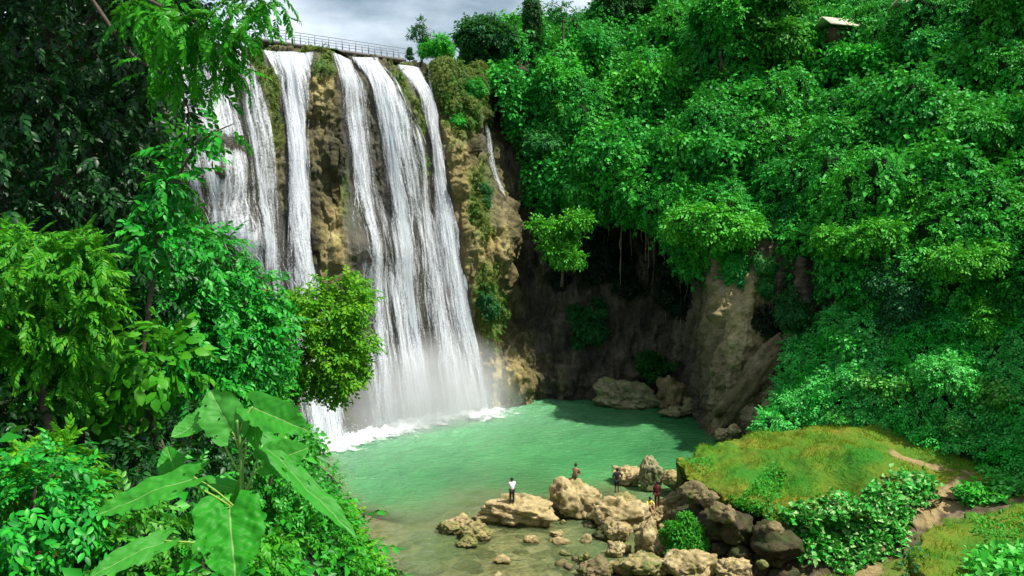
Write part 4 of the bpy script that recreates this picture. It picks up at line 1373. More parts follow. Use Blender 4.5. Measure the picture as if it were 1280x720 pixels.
# ================================================================== ROCKS
def rock_shape(w, d, h, seed, sub=5, rough=1.0, cuts=7, flat=.45):
    V, F = {5: ICO5, 4: ICO4, 3: ICO3}[sub]
    r = np.random.default_rng(seed)
    P = V.copy()
    for c in range(cuts):
        n = nrm(r.normal(size=3) + [0, 0, .3])
        k = r.uniform(.55, .88)
        dd = P @ n
        P = P - np.where(dd > k, (dd - k) * .85, 0)[:, None] * n
    nb = nrm(P)
    P = P + nb * ((fbm(P * 1.6 + seed, 4) * .16 + billow(P * 2.3 + seed * 1.7, 4) * .10) * rough)[:, None]
    P = P * [w / 2, d / 2, h / 2]
    Q = P / (max(w, d, h) / 2)
    cr_ = np.abs(noise(Q * [2.2, 2.2, 3.4] + seed * 3.1))
    cr2 = np.abs(noise(Q * 4.6 + seed * 1.3))
    P = P - nb * ((.11 * np.exp(-(cr_ / .055) ** 2) + .045 * np.exp(-(cr2 / .06) ** 2)) * rough * min(1.5, max(w, h) / 2))[:, None]
    P = P + nb * ((fbm(P * 3.0 + seed, 4) * .06 + billow(P * 5.5 + seed, 3) * .03) * rough)[:, None]
    return P, F

def rock(px, py, wpx, hpx_, mat, label, seed, z=0.0, depth=.8, name='boulder', sink=.3, group=None, tilt=(0, 0), rough=1.0, sub=5, cuts=7, cat='boulder'):
    """px,py: middle of the rock's foot in the photo; size in photo pixels at that distance"""
    c = at_z(px, py, z)
    k = c[1] / FPX * 1.0
    w_, h_ = wpx * k, hpx_ * k
    hh = h_ * (1 + sink)
    P, F = rock_shape(w_ * 1.05, w_ * depth, hh * 1.05, seed, sub, rough, cuts)
    R = np.array(Matrix.Rotation(tilt[0], 3, 'X') @ Matrix.Rotation(tilt[1], 3, 'Y'))
    P = P @ R.T
    o = obj(name, raw_mesh('boulder', P, [F], M[mat], True), loc=(c[0], c[1] + w_ * depth * .3, z + h_ / 2 - h_ * sink / 2))
    tag(o, label, cat, group)
    return o

RK = [
    (722, 648, 66, 50, 'tan', 'large boulder the bare chested man sits on', 3, 0),
    (648, 660, 112, 33, 'tan', 'broad smooth tan rock the person in the white shirt stands on', 5, -.1),
    (775, 664, 80, 38, 'tan', 'big sloping tan boulder right of the one with the seated man', 8, 0),
    (790, 607, 52, 22, 'tan', 'pale knobbly rock at the water edge behind the standing dark figure', 12, 0),
    (816, 610, 30, 42, 'olive', 'upright mossy dark rock against the corner of the grassy ledge', 14, .3),
    (784, 640, 42, 20, 'tanmoss', 'boulder below the feet of the dark standing figure', 17, .3),
    (773, 678, 36, 26, 'tan', 'boulder at the shallow water edge under the big sloping one', 21, 0),
    (815, 698, 40, 46, 'tan', 'cream layered rock left of the bright green bush', 23, .2),
    (771, 697, 28, 20, 'tan', 'small pale boulder in the shallows left of the layered rock', 27, 0),
    (802, 722, 74, 28, 'tanmoss', 'low mossy rock at the bottom edge below the layered rock', 31, .1),
    (743, 724, 46, 24, 'greyrock', 'grey brown rock at the bottom edge of the shallows', 35, 0),
    (733, 706, 17, 17, 'tanmoss', 'small mossy stone standing in the shallows above the grey brown rock', 37, 0),
    (855, 650, 62, 40, 'greyrock', 'shaded brown boulder under the corner of the grassy ledge', 39, .4),
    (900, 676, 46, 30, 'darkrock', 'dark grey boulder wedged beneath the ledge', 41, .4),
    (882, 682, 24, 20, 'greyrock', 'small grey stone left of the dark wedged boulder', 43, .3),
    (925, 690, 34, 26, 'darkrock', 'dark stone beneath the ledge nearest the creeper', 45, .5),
    (872, 724, 84, 32, 'tan', 'flat tan slab at the bottom below the bright green bush', 47, .2),
    (925, 732, 60, 30, 'tan', 'tan slab at the bottom right of the flat one', 49, .4),
    (842, 700, 60, 30, 'greyrock', 'brown rock carrying the bright green bush', 51, .2),
    (800, 655, 40, 16, 'tan', 'flat stone in front of the boulder with the dark figure', 53, .2),
    (832, 655, 44, 18, 'tan', 'low tan rock behind the bright green bush', 55, .3),
    (850, 612, 40, 26, 'tanmoss', 'mossy rock joining the ledge corner', 57, .5),
    (870, 628, 40, 32, 'greyrock', 'shadowed rock below the lip of the ledge corner', 59, .6),
    (818, 654, 72, 16, 'tan', 'low flat tan rock around the feet of the people in yellow and dark red', 77, .1),
    (757, 676, 30, 16, 'darkrock', 'dark stone in the shade of the large boulder', 61, -.1),
    (700, 650, 20, 14, 'darkrock', 'low dark stone left below the large boulder', 63, -.1),
    (395, 652, 60, 34, 'greyrock', 'grey rock on the left shore behind the big leaved plant', 65, .3),
    (425, 665, 46, 22, 'tanmoss', 'ochre rock on the left shore at the pool edge', 67, .1),
    (565, 668, 38, 18, 'tanmoss', 'left pale stone of the mossy pile in the shallows', 69, 0),
    (596, 676, 40, 24, 'tanmoss', 'right mossiest stone of the pile in the shallows', 71, 0),
    (578, 660, 34, 14, 'tan', 'pale flat stone topping the mossy pile in the shallows', 73, .25),
    (584, 684, 26, 10, 'tanmoss', 'lowest stone in front of the mossy pile', 75, 0),
]
for a in RK:
    rock(*a)
edge_pts = np.array(LAWN)[:9]
seg = np.r_[0, np.cumsum(np.linalg.norm(np.diff(edge_pts[:, :2], axis=0), axis=1))]
for k in range(48):
    q_ = rng.uniform(0, seg[-1] * .93)
    c = np.array([np.interp(q_, seg, edge_pts[:, i]) for i in range(3)])
    lo = k % 3
    t_ = np.array([np.interp(q_ + .3, seg, edge_pts[:, i]) - np.interp(q_ - .3, seg, edge_pts[:, i]) for i in range(2)])
    out = nrm(np.array([t_[1], -t_[0]]))
    if out[1] > 0 and out[0] > 0: out = -out
    if lo == 0: zc, of, r_ = c[2] - rng.uniform(.3, .7), rng.uniform(.1, .35), rng.uniform(.8, 1.4)
    elif lo == 1: zc, of, r_ = rng.uniform(1.4, 2.6), rng.uniform(-.4, .1), rng.uniform(1.2, 2.2)
    else: zc, of, r_ = rng.uniform(.3, 1.2), rng.uniform(.1, .9), rng.uniform(.9, 1.7)
    qx_, qy_ = project(np.array([c[0] + out[0] * of, c[1] + out[1] * of, zc]))
    pq_ = at_z(815, 646, .6)
    if np.hypot(c[0] + out[0] * of - pq_[0], c[1] + out[1] * of - pq_[1]) < 2.6: continue
    if qx_ < 852 or qx_ > 985 or (lo == 0 and k % 2): continue
    P, F = rock_shape(r_ * 1.5, r_ * 1.1, r_, 400 + k, 4, .8, 10)
    o = obj('ledge_rock', raw_mesh('ledge_rock', P, [F], M[('tanmoss', 'darkrock', 'darkrock')[lo] if k % 6 else 'greyrock'], True), loc=(c[0] + out[0] * of, c[1] + out[1] * of, zc))  # face and foot rocks take the darker colour in place of shade
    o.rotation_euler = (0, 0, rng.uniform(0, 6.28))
    tag(o, ['mossy rock jutting from the lip of the grassy ledge', 'rock coloured dark as shade in the undercut face of the grassy ledge', 'rock coloured dark as shade at the foot of the grassy ledge face'][lo], 'rock',
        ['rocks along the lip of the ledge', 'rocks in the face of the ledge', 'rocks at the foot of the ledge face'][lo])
rock(790, 510, 84, 30, 'olive', 'wide olive rock sloping into the far side of the pool', 81, depth=.6, tilt=(0, .28), rough=1.7)
rock(843, 512, 56, 44, 'greyrock', 'hollowed grey rock at the cave mouth', 83, depth=.8)
rock(878, 518, 52, 22, 'olive', 'rubble pile at the pool edge left of the buttress', 85, rough=2.2)
rock(846, 522, 36, 12, 'olive', 'low pale rubble at the far pool edge', 87, rough=2.0)
A_, B_ = at(1012, 392, 65.5), at(884, 552, 68.5)
P, F = rock_shape(3.6, 3.0, np.linalg.norm(B_ - A_) * 1.15, 611, 5, 1.5)
zz = nrm(A_ - B_); xx = nrm(np.cross([0, 1, 0], zz)); yy = np.cross(zz, xx)
o = obj('leaning_rock', raw_mesh('leaning_rock', P @ np.stack([xx, yy, zz], 0), [F], M['buttress'], True), loc=(A_ + B_) / 2 + [0, .6, -.6])
tag(o, 'long brown slab of rock sloping from the overhang down to the pool', 'rock')
rock(906, 548, 22, 12, 'tan', 'small white stone at the foot of the buttress', 91, z=.4)
rock(920, 541, 16, 10, 'tan', 'white pebble sized boulder touching the grassy ledge', 93, z=1.2)
for k, (x, y, w_, h_) in enumerate([(665, 678, 18, 8), (628, 704, 22, 8), (695, 672, 16, 8), (700, 680, 26, 5)]):
    rock(x, y, w_, h_, 'tan', ['pale stone breaking the surface in front of the broad tan rock', 'pale stone alone in the near shallows', 'small stone pair left of the big sloping boulder',
                                'flat stone barely above water under the big sloping boulder'][k], 95 + k, z=-.03, sub=4, name='stone', cat='stone')
for k in range(46):
    x, y = random.uniform(500, 740), random.uniform(668, 726)
    rock(x, y, random.uniform(14, 44), random.uniform(3, 7), 'tan' if k % 2 else 'tanmoss', 'flat tan stone lying under the shallow water', 120 + k, z=-.36, sub=3, name='stone', sink=.2,
         group='stones under the shallow water', cat='stone')
for k in range(60):
    x, y = random.uniform(690, 1010), random.uniform(640, 724)
    c = ground_at(x, y, .5)
    if c[2] > 1.6 or c[0] < 3: continue
    rock(x, y, random.uniform(7, 20), random.uniform(5, 12), random.choice(['tan', 'tanmoss', 'greyrock']), 'small rough stone among the boulders at the foot of the ledge', 200 + k, z=max(0, c[2]) - .05, sub=3,
         name='stone', group='small stones among the boulders', cat='stone')

# ------------------------------------------------------------------ plants on the right bank
def tuft_obj(px, py, R, mat, tm, label, n=500, z0=3.5, lobes=None, size=.32, name='bush', cat='shrub', dz=0.):
    c = ground_at(px, py, z0)
    r = np.random.default_rng(int(px * 7 + py))
    L = lobes or [((0, 0, .35), (.8, .7, .5)), ((.45, .1, .2), (.5, .5, .4)), ((-.4, -.2, .15), (.5, .5, .4)), ((0, -.4, -.05), (.6, .4, .4))]
    V, F4, F3 = foliage(L, n, tm, size, r, droop=.25, up=.4, gapth=-2)
    e = empty(name, (c[0], c[1], c[2] + dz), label, cat, s=R)
    obj('foliage', raw_mesh('foliage', V, [F4, F3], M[mat]), e)
    z = np.linspace(-.2, .4, 4)
    V, F4, F3 = tube(np.stack([z * .1, z * 0, z], -1), [.05, .04, .03, .02], 5)
    obj('stem', raw_mesh('stem', V, [F4, F3], M['bark'], True), e)
    return e
GT = [(np.array([[-.05, 0, 0], [.05, 0, 0], [0, 1, -.25]]), np.zeros((0, 4), int), np.array([[0, 1, 2]]))]
tuft_obj(850, 708, 1.35, 'grass_green', [leaf_simple(.22, .1, .3)], 'bright green bush spilling over the rocks in front of the ledge', 5200, 1.0, size=.15, dz=1.75,
         lobes=[((0, 0, .3), (.5, .45, .4)), ((.2, .1, .75), (.3, .3, .25)), ((-.6, .1, .0), (.3, .3, .3)), ((.8, -.1, -.3), (.35, .35, .3)), ((.35, .2, .5), (.35, .3, .3)), ((.5, .1, .1), (.5, .5, .45)), ((-.35, -.2, .35), (.4, .4, .35)), ((.1, -.4, -.2), (.6, .4, .5)), ((.55, -.3, -.45), (.45, .4, .5)), ((-.3, -.5, -.4), (.35, .3, .3))])
tuft_obj(792, 668, .7, 'hill', SPRAY_FAR, 'small dark bush between the sloping boulder and the layered rock', 400, .6, dz=.5)
tuft_obj(815, 712, .5, 'hill_dark', SPRAY_FAR, 'dark leafy tuft on the low mossy rock at the bottom', 300, .4, dz=.6)
tuft_obj(768, 668, .5, 'hill_dark', SPRAY_FAR, 'dark moss clump under the big sloping boulder', 260, .1, dz=.3)

# pale leaved creeper over the face of the ledge, as separate patches
rpx, rpy = project(rP)
def creeper(poly, n, mat, label, size=(.24, .42), tm=None, lift=.35, name='creeper'):
    sd = poly_sd(rpx, rpy, np.array(poly, float))
    w_ = (sd > 0) * 1.0
    g = grid_normals(rP)
    g = np.where(g[..., 2:3] < 0, -g, g)
    V, F4, F3 = carpet(rP, g, n, tm or [LEAFW], size[0], size[1], lift, w_, droop=.3)
    tag(obj(name, raw_mesh(name, V, [F4, F3], M[mat])), label, 'plant')
BLD = [(np.array([[-.09, 0, 0], [.09, 0, 0], [0, 1, -.3]]), np.zeros((0, 4), int), np.array([[0, 1, 2]])), leaf_simple(.25, .1, .3)]
creeper([(963, 580), (984, 590), (978, 612), (958, 640), (932, 652), (922, 628), (940, 606)], 7000, 'grass_green', 'bright green moss and grass spilling through the notch in the ledge', (.14, .3), BLD, .28, 'grass_patch')
creeper([(858, 577), (890, 572), (896, 588), (876, 598)], 2200, 'grass_green', 'small bright green grass patch near the corner of the ledge', (.14, .28), BLD, .25, 'grass_patch')
creeper([(1085, 605), (1120, 592), (1165, 596), (1172, 615), (1150, 632), (1110, 640), (1080, 628)], 1900, 'pale', 'creeper with the palest broad leaves on the right end of the ledge')
creeper([(985, 632), (1060, 622), (1110, 630), (1140, 640), (1125, 690), (1060, 722), (1000, 705), (975, 660)], 6500, 'pale', 'creeper with pale broad leaves hanging down the front face of the ledge')
creeper([(1215, 650), (1330, 636), (1330, 680), (1250, 690), (1215, 672)], 5000, 'grass_green', 'bright green grass patch on top of the near knoll', (.12, .28), BLD, .25, 'grass_patch')
creeper([(1195, 610), (1260, 600), (1285, 612), (1255, 632), (1205, 632)], 900, 'slope', 'low leafy creeper beside the bend of the dirt path')
creeper([(1210, 700), (1300, 680), (1320, 740), (1200, 740)], 1400, 'slope', 'leafy creeper on the near knoll at the lower right corner')
creeper([(1120, 690), (1150, 680), (1165, 715), (1120, 730)], 420, 'hill_dark', 'green plants low on the shaded face of the near knoll', (.12, .25))
creeper([(1215, 570), (1300, 585), (1300, 625), (1250, 612), (1222, 590)], 1300, 'slope', 'low pale leaved plants along the back of the grassy ledge', (.2, .36), [LEAF])

# ================================================================== FOOTBRIDGE AND HUT
A, B = at_z(296, 46, 35.35), at_z(503, 74.5, 35.35)
dv = (B - A) / np.linalg.norm(B - A)
ln = np.linalg.norm(B - A)
ang = math.atan2(dv[1], dv[0])
br = empty('footbridge', A, 'grey railed footbridge running along the top of the waterfall', 'bridge', rz=ang)
V, F4, F3 = box((ln / 2, 0, -.12), (ln, 1.4, .28)); obj('deck', raw_mesh('deck', V, [F4], M['deck']), br)
for y_ in (-.62, .62):
    for z_ in (1.05, .55):
        V, F4, F3 = tube([[0, y_, z_], [ln / 2, y_, z_], [ln, y_, z_]], .035, 6)
        obj('rail', raw_mesh('rail', V, [F4, F3], M['rail'], True), br)
npst = int(ln / 1.5)
V, F4, F3 = box((0, 0, .54), (.07, .07, 1.06))
pm = raw_mesh('post', V, [F4], M['rail'])
for k in range(npst + 1):
    for y_ in (-.62, .62):
        obj('post', pm, br, loc=(k * ln / npst, y_, 0))
pier = raw_mesh('pier', box((0, 0, -.75), (.5, .9, 1.0))[0], [box((0, 0, 0), (1, 1, 1))[1]], M['deck'])
for k in range(1, 8):
    obj('pier', pier, br, loc=(k * ln / 8, 0, 0))

def hut(px, py, w_, label, yaw):
    p = hill_depth(px, py)
    e = empty('hut', p + np.array([0, -.3, -.15]), label, 'hut', rz=yaw)
    V = np.array([[-w_ / 2, -1.4, 0], [w_ / 2, -1.4, 0], [w_ / 2, 0, .95], [-w_ / 2, 0, .95], [-w_ / 2, 1.4, 0], [w_ / 2, 1.4, 0]])
    V = np.concatenate([V, V - [0, 0, .12]])
    F = np.array([[0, 1, 2, 3], [3, 2, 5, 4], [6, 9, 8, 7], [9, 10, 11, 8], [0, 6, 7, 1], [4, 5, 11, 10], [0, 3, 9, 6], [3, 4, 10, 9], [1, 7, 8, 2], [2, 8, 11, 5]])
    obj('roof', raw_mesh('roof', V + [0, 0, .9], [F], M['thatch']), e)
    V, F4, F3 = box((0, 0, -.05), (w_ * .7, 1.6, 1.4)); obj('wall', raw_mesh('wall', V, [F4], M['hutwall']), e)
hut(1044, 44, 4.4, 'hut with weathered pale roof half buried in vines near the hilltop', math.radians(20))
hut(1136, 20, 3.4, 'second pale roof almost hidden by leaves, higher right on the ridge', math.radians(20))

# ================================================================== LEFT FOREGROUND
def bz(x, y): return float(bank_left(np.array([x]), np.array([y]))[0])

def limbs(paths):
    parts = []
    for pts, r0, r1 in paths:
        pts = np.array(pts, float)
        t = np.linspace(0, len(pts) - 1, len(pts) * 5)
        P = crom(pts, t)
        P = P + fbm(P * 1.3, 2)[:, None] * .04
        parts.append(tube(P, np.linspace(r0, r1, len(P)), 8))
    return join(parts)

def near_tree(name, base_xy, lobes, n, tm, size, mat, label, cat, paths=None, seed=1, bark='bark', **kw):
    bx_, by_ = base_xy
    b = np.array([bx_, by_, bz(bx_, by_)])
    e = empty(name, b, label, cat)
    r = np.random.default_rng(seed)
    LL = [(np.array(c) - b, ex) for c, ex in lobes]
    V, F4, F3 = foliage(LL, n, tm, size, r, **kw)
    obj('crown', raw_mesh('crown', V, [F4, F3], M[mat]), e)
    if paths is None:
        ctr = np.mean([l[0] for l in LL], 0)
        paths = [([(0, 0, -.4), ctr * [.4, .4, .5], ctr], .09, .03)]
        for c, ex in LL:
            paths.append(([ctr * .6, (ctr * .6 + c) / 2 + [0, 0, .1], c], .035, .01))
    else:
        paths = [([np.array(q) - b for q in pts], r0, r1) for pts, r0, r1 in paths]
    V, F4, F3 = limbs(paths)
    obj('trunk', raw_mesh('trunk', V, [F4, F3], M[bark], True), e)
    return e

def lob(px, py, Y, rpx_, ry=None, rz=None):
    k = Y / FPX
    r_ = rpx_ * k
    return (at(px, py, Y), (r_, (ry or rpx_) * k, (rz or rpx_) * k))

# tall dark tree filling the upper left
tb = at(95, 560, 13)
TL = [lob(20, 60, 13, 110), lob(120, 40, 13, 110), lob(60, 170, 12.5, 110), lob(160, 130, 13, 74), lob(20, 260, 12, 90), lob(115, 240, 13, 90), lob(180, 210, 13.5, 44),
      lob(150, 330, 13.5, 90), lob(40, 380, 13.5, 90), lob(90, 470, 14, 90), lob(20, 520, 13.5, 70), lob(-60, 200, 13, 140), lob(60, -80, 13.5, 160), lob(190, -50, 14, 110), lob(-80, -60, 13, 170),
      lob(200, 70, 13, 44), lob(60, -260, 13, 200), lob(260, -230, 13, 120), lob(-100, -250, 11, 220), lob(160, -330, 12, 200), lob(-60, 420, 13, 130), lob(150, 430, 14.5, 70)]  # upper lobes out of view are added to shade the crown below
paths = [([(tb[0], tb[1], bz(tb[0], tb[1]) - .5), at(100, 500, 13.2), at(80, 330, 13.3), at(70, 180, 13.4), at(60, 20, 13.4)], .17, .06)]
for c in [(20, 60), (120, 40), (170, 130), (190, 210), (20, 260), (150, 330), (40, 380), (-60, 200), (190, -50)]:
    y0 = min(400, c[1] + 120)
    paths.append(([at(80, y0, 13.3), at((80 + c[0]) / 2, (y0 + c[1]) / 2 - 10, 13.2), at(c[0], c[1], 13)], .06, .015))
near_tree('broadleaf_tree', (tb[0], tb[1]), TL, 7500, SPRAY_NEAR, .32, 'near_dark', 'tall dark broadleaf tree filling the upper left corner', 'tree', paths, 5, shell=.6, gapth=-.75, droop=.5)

b0 = at(40, 560, 24)  # dark tree added to put black behind the gaps in the crown
near_tree('added_dark_tree', (b0[0], b0[1]), [lob(20, 60, 24, 130), lob(130, 60, 24, 90), lob(60, 200, 24, 140), lob(160, 180, 24, 56), lob(40, 340, 24, 130), lob(150, 300, 24, 70), lob(140, 420, 24, 100), lob(20, 480, 24, 130),
                                         lob(-60, -60, 24, 160), lob(120, -80, 24, 110)], 3600, SPRAY_BROAD, .8, 'shade', 'near black tree added as shade behind the tall broadleaf tree', 'tree', None, 61, shell=.5, gapth=-2, droop=.5)
# bright feathery sprays hanging across the bridge
FT = [lob(220, 30, 9.5, 38), lob(265, 46, 9.5, 38), lob(300, 18, 9.5, 40), lob(238, 88, 9.8, 26), lob(283, 90, 9.6, 24), lob(195, 85, 10, 24), lob(175, 10, 10, 30), lob(335, 0, 9.5, 26)]
b0 = at(-40, 620, 9.5)
paths = [([(b0[0], b0[1], bz(b0[0], b0[1]) - .4), at(-150, 300, 9.6), at(-130, 40, 9.8), at(60, -70, 10)], .10, .04),
         ([at(60, -70, 10), at(180, -5, 9.8), at(265, 40, 9.6), at(310, 85, 9.6)], .03, .006),
         ([at(60, -70, 10), at(230, -20, 9.6), at(310, -5, 9.5), at(350, 20, 9.5)], .035, .006),
         ([at(60, -70, 10), at(160, 60, 10), at(230, 120, 9.9), at(235, 175, 10)], .03, .006)]
near_tree('feathery_tree', (b0[0], b0[1]), FT, 320, SPRAY_PINN, .27, 'near_bright', 'feathery leaved tree whose bright sprays hang in front of the bridge', 'tree', paths, 6, shell=.9, droop=.7, gapth=-2)
# twig in front of the falls
b0 = at(170, 560, 12)
near_tree('leafy_sapling', (b0[0], b0[1]), [lob(232, 190, 12, 24, 16, 18), lob(268, 165, 12, 24, 13, 12), lob(212, 232, 12, 26), lob(200, 300, 12, 36)], 150, SPRAY_NEAR, .36, 'near_mid',
          'slender sapling whose leafy twig points across the left falls', 'tree',
          [([(b0[0], b0[1], bz(b0[0], b0[1]) - .3), at(185, 400, 12), at(205, 260, 12), at(250, 180, 12), at(292, 155, 12)], .05, .006)], 8, shell=.9, gapth=-2)

near_tree('feathery_shrub', (-5.3, 9), [lob(40, 330, 9, 70, 60, 55), lob(100, 340, 9, 40), lob(20, 390, 9, 70), lob(90, 385, 9.2, 55), lob(-40, 360, 9, 70), lob(60, 440, 9.3, 60)], 1300, SPRAY_PINN, .25, 'feather',
          'yellow green feathery shrub at the left edge halfway up', 'shrub', None, 12, shell=.6, gapth=-1, droop=.5)
near_tree('glossy_shrub', (-5.6, 15), [lob(200, 330, 15, 70), lob(250, 335, 15, 52), lob(290, 380, 15.5, 56), lob(220, 410, 15, 80), lob(300, 430, 15.5, 62), lob(322, 400, 16, 30), lob(180, 470, 15, 70), lob(260, 490, 15, 70),
                                         lob(325, 460, 16, 34)], 3000, SPRAY_NEAR, .36, 'near_mid', 'glossy green shrub in the middle of the left foreground', 'shrub', None, 13, shell=.6, gapth=-.9, droop=.45)
near_tree('broadleaf_shrub', (-4.6, 11), [lob(150, 440, 11, 40), lob(200, 460, 11, 40), lob(130, 480, 11.5, 44)], 180, SPRAY_BROAD, .42, 'near_bright', 'shrub with large bright leaves beside the dark tree trunk', 'shrub', None, 14, shell=.9, gapth=-1)
# round yellow green tree standing out against the falls
rb_ = at(352, 560, 30)
near_tree('round_tree', (rb_[0], rb_[1]), [lob(405, 392, 30, 42), lob(430, 380, 30, 32), lob(372, 420, 30, 38), lob(435, 425, 30, 30), lob(396, 440, 30, 42), lob(428, 462, 30, 26), lob(358, 452, 30, 36), lob(415, 362, 30, 22), lob(450, 395, 30, 18),
                                         lob(345, 395, 30, 32), lob(395, 466, 30, 26), lob(340, 480, 30, 30), lob(418, 482, 30, 18)],
          2300, SPRAY_FAR, .42, 'yellowish', 'rounded yellow green tree in front of the lower falls', 'tree',
          [([(rb_[0], rb_[1], bz(rb_[0], rb_[1]) - .4), at(356, 530, 30), at(372, 470, 30), at(400, 410, 30)], .10, .03)] + [([at(365, 495, 30), at((365 + a_) / 2, (480 + b_) / 2, 30), at(a_, b_, 30)], .04, .012) for a_, b_ in
           ((430, 380), (435, 425), (428, 475), (350, 400), (405, 392))], 15, shell=.5, gap=.9, gapth=-.32, droop=.1)
near_tree('small_tree', (-8.5, 27), [lob(308, 440, 27, 34), lob(330, 505, 27, 26), lob(305, 490, 27, 40), lob(350, 530, 27, 18)], 900, SPRAY_FAR, .5, 'near_mid', 'small green tree between the glossy shrub and the round tree', 'tree', None, 16, shell=.6, gapth=-.8)

for k, (px, py, Y, R_, tm, sz, n, mt, lb) in enumerate([
    (30, 640, 7.5, 85, SPRAY_NEAR, .26, 520, 'near_mid', 'low green shrub in the bottom left corner'),
    (60, 600, 8.2, 60, SPRAY_PINN, .26, 260, 'yellowish', 'low yellow green shrub above the red flowers'),
    (150, 690, 8.0, 80, SPRAY_NEAR, .24, 520, 'near_mid', 'shrub at the bottom between the red flowers and the big leaved plant'),
    (160, 610, 10, 70, SPRAY_NEAR, .26, 560, 'near_dark', 'dark shrub behind the big leaf on the left'),
    (230, 560, 12, 70, SPRAY_NEAR, .28, 560, 'near_dark', 'dark shrub directly behind the big leaved plant'),
    (230, 650, 11, 70, SPRAY_NEAR, .24, 560, 'near_mid', 'shrub below the left big leaf, behind the stem'),
    (330, 610, 14, 60, SPRAY_NEAR, .28, 560, 'near_mid', 'shrub right behind the stem of the big leaved plant'),
    (380, 690, 15, 75, SPRAY_NEAR, .30, 760, 'near_bright', 'bright shrub at the bottom beside the pool edge'),
    (345, 560, 20, 45, SPRAY_FAR, .42, 380, 'near_mid', 'shrub on the bank beneath the small green tree'),
    (430, 715, 17, 50, SPRAY_NEAR, .30, 420, 'yellowish', 'yellow green shrub at the bottom right end of the left bank'),
    (420, 660, 26, 26, SPRAY_FAR, .40, 260, 'yellowish', 'small yellowish bush on the left shore rocks'),
    (300, 720, 9, 70, SPRAY_NEAR, .24, 420, 'near_bright', 'bright shrub at the bottom under the hanging big leaf'),
    (-30, 520, 9, 90, SPRAY_NEAR, .3, 420, 'near_dark', 'dark shrub at the left edge under the feathery one'),
]):
    c = at(px, py, Y)
    near_tree('shrub', (c[0], c[1]), [lob(px, py, Y, R_, R_, R_ * .8), lob(px - R_ * .5, py + R_ * .3, Y, R_ * .6), lob(px + R_ * .5, py + R_ * .25, Y, R_ * .6), lob(px + R_ * .2, py - R_ * .4, Y, R_ * .55), lob(px, py + R_ * .8, Y, R_ * .9)],
              n, tm, sz, mt, lb, 'shrub', None, 40 + k, shell=.7, gapth=-.9)
# low plants covering the soil of the left bank
wB = (gz > .6) * (np.hypot(gx, gy) > 3.2) * (gy > -6) * (gx > -32) * np.clip(14 / np.maximum(np.hypot(gx, gy), 4), .25, 2)
V, F4, F3 = carpet(gB, nB, 15000, SPRAY_FAR, .28, .6, .45, wB, droop=.3)
tag(obj('bank_undergrowth', raw_mesh('bank_undergrowth', V, [F4, F3], M['near_mid'])), 'low green undergrowth covering the steep left bank', 'undergrowth', kind='stuff')
# red flowers
fb = at(66, 690, 7.2)
e = empty('flowering_plant', (fb[0], fb[1], bz(fb[0], fb[1])), 'plant with red pink flowers low in the left corner', 'plant')
fz = fb[2] - bz(fb[0], fb[1])
V, F4, F3 = tube([[0, 0, 0], [.02, 0, fz * .5], [0, 0, fz]], [.012, .01, .006], 5)
obj('stem', raw_mesh('stem', V, [F4, F3], M['stalk'], True), e)
for k in range(5):
    r = np.random.default_rng(k)
    n = 14
    V, F4, F3 = scatter(LEAFW, np.zeros((n, 3)), r.normal(size=(n, 3)) + [0, 0, .5], r.normal(size=(n, 3)), r.uniform(.03, .05, n))
    obj('flower', raw_mesh('flower', V, [F4, F3], M['red']), e, loc=(r.normal(0, .06), r.normal(0, .05) - .05, fz + r.normal(0, .05)))
n = 60
V, F4, F3 = scatter(LEAFF, rng.normal(size=(n, 3)) * [.12, .1, .2] + [0, 0, fz - .15], rng.normal(size=(n, 3)), rng.normal(size=(n, 3)) + [0, 0, 1], rng.uniform(.06, .1, n))
obj('foliage', raw_mesh('foliage', V, [F4, F3], M['near_mid']), e)

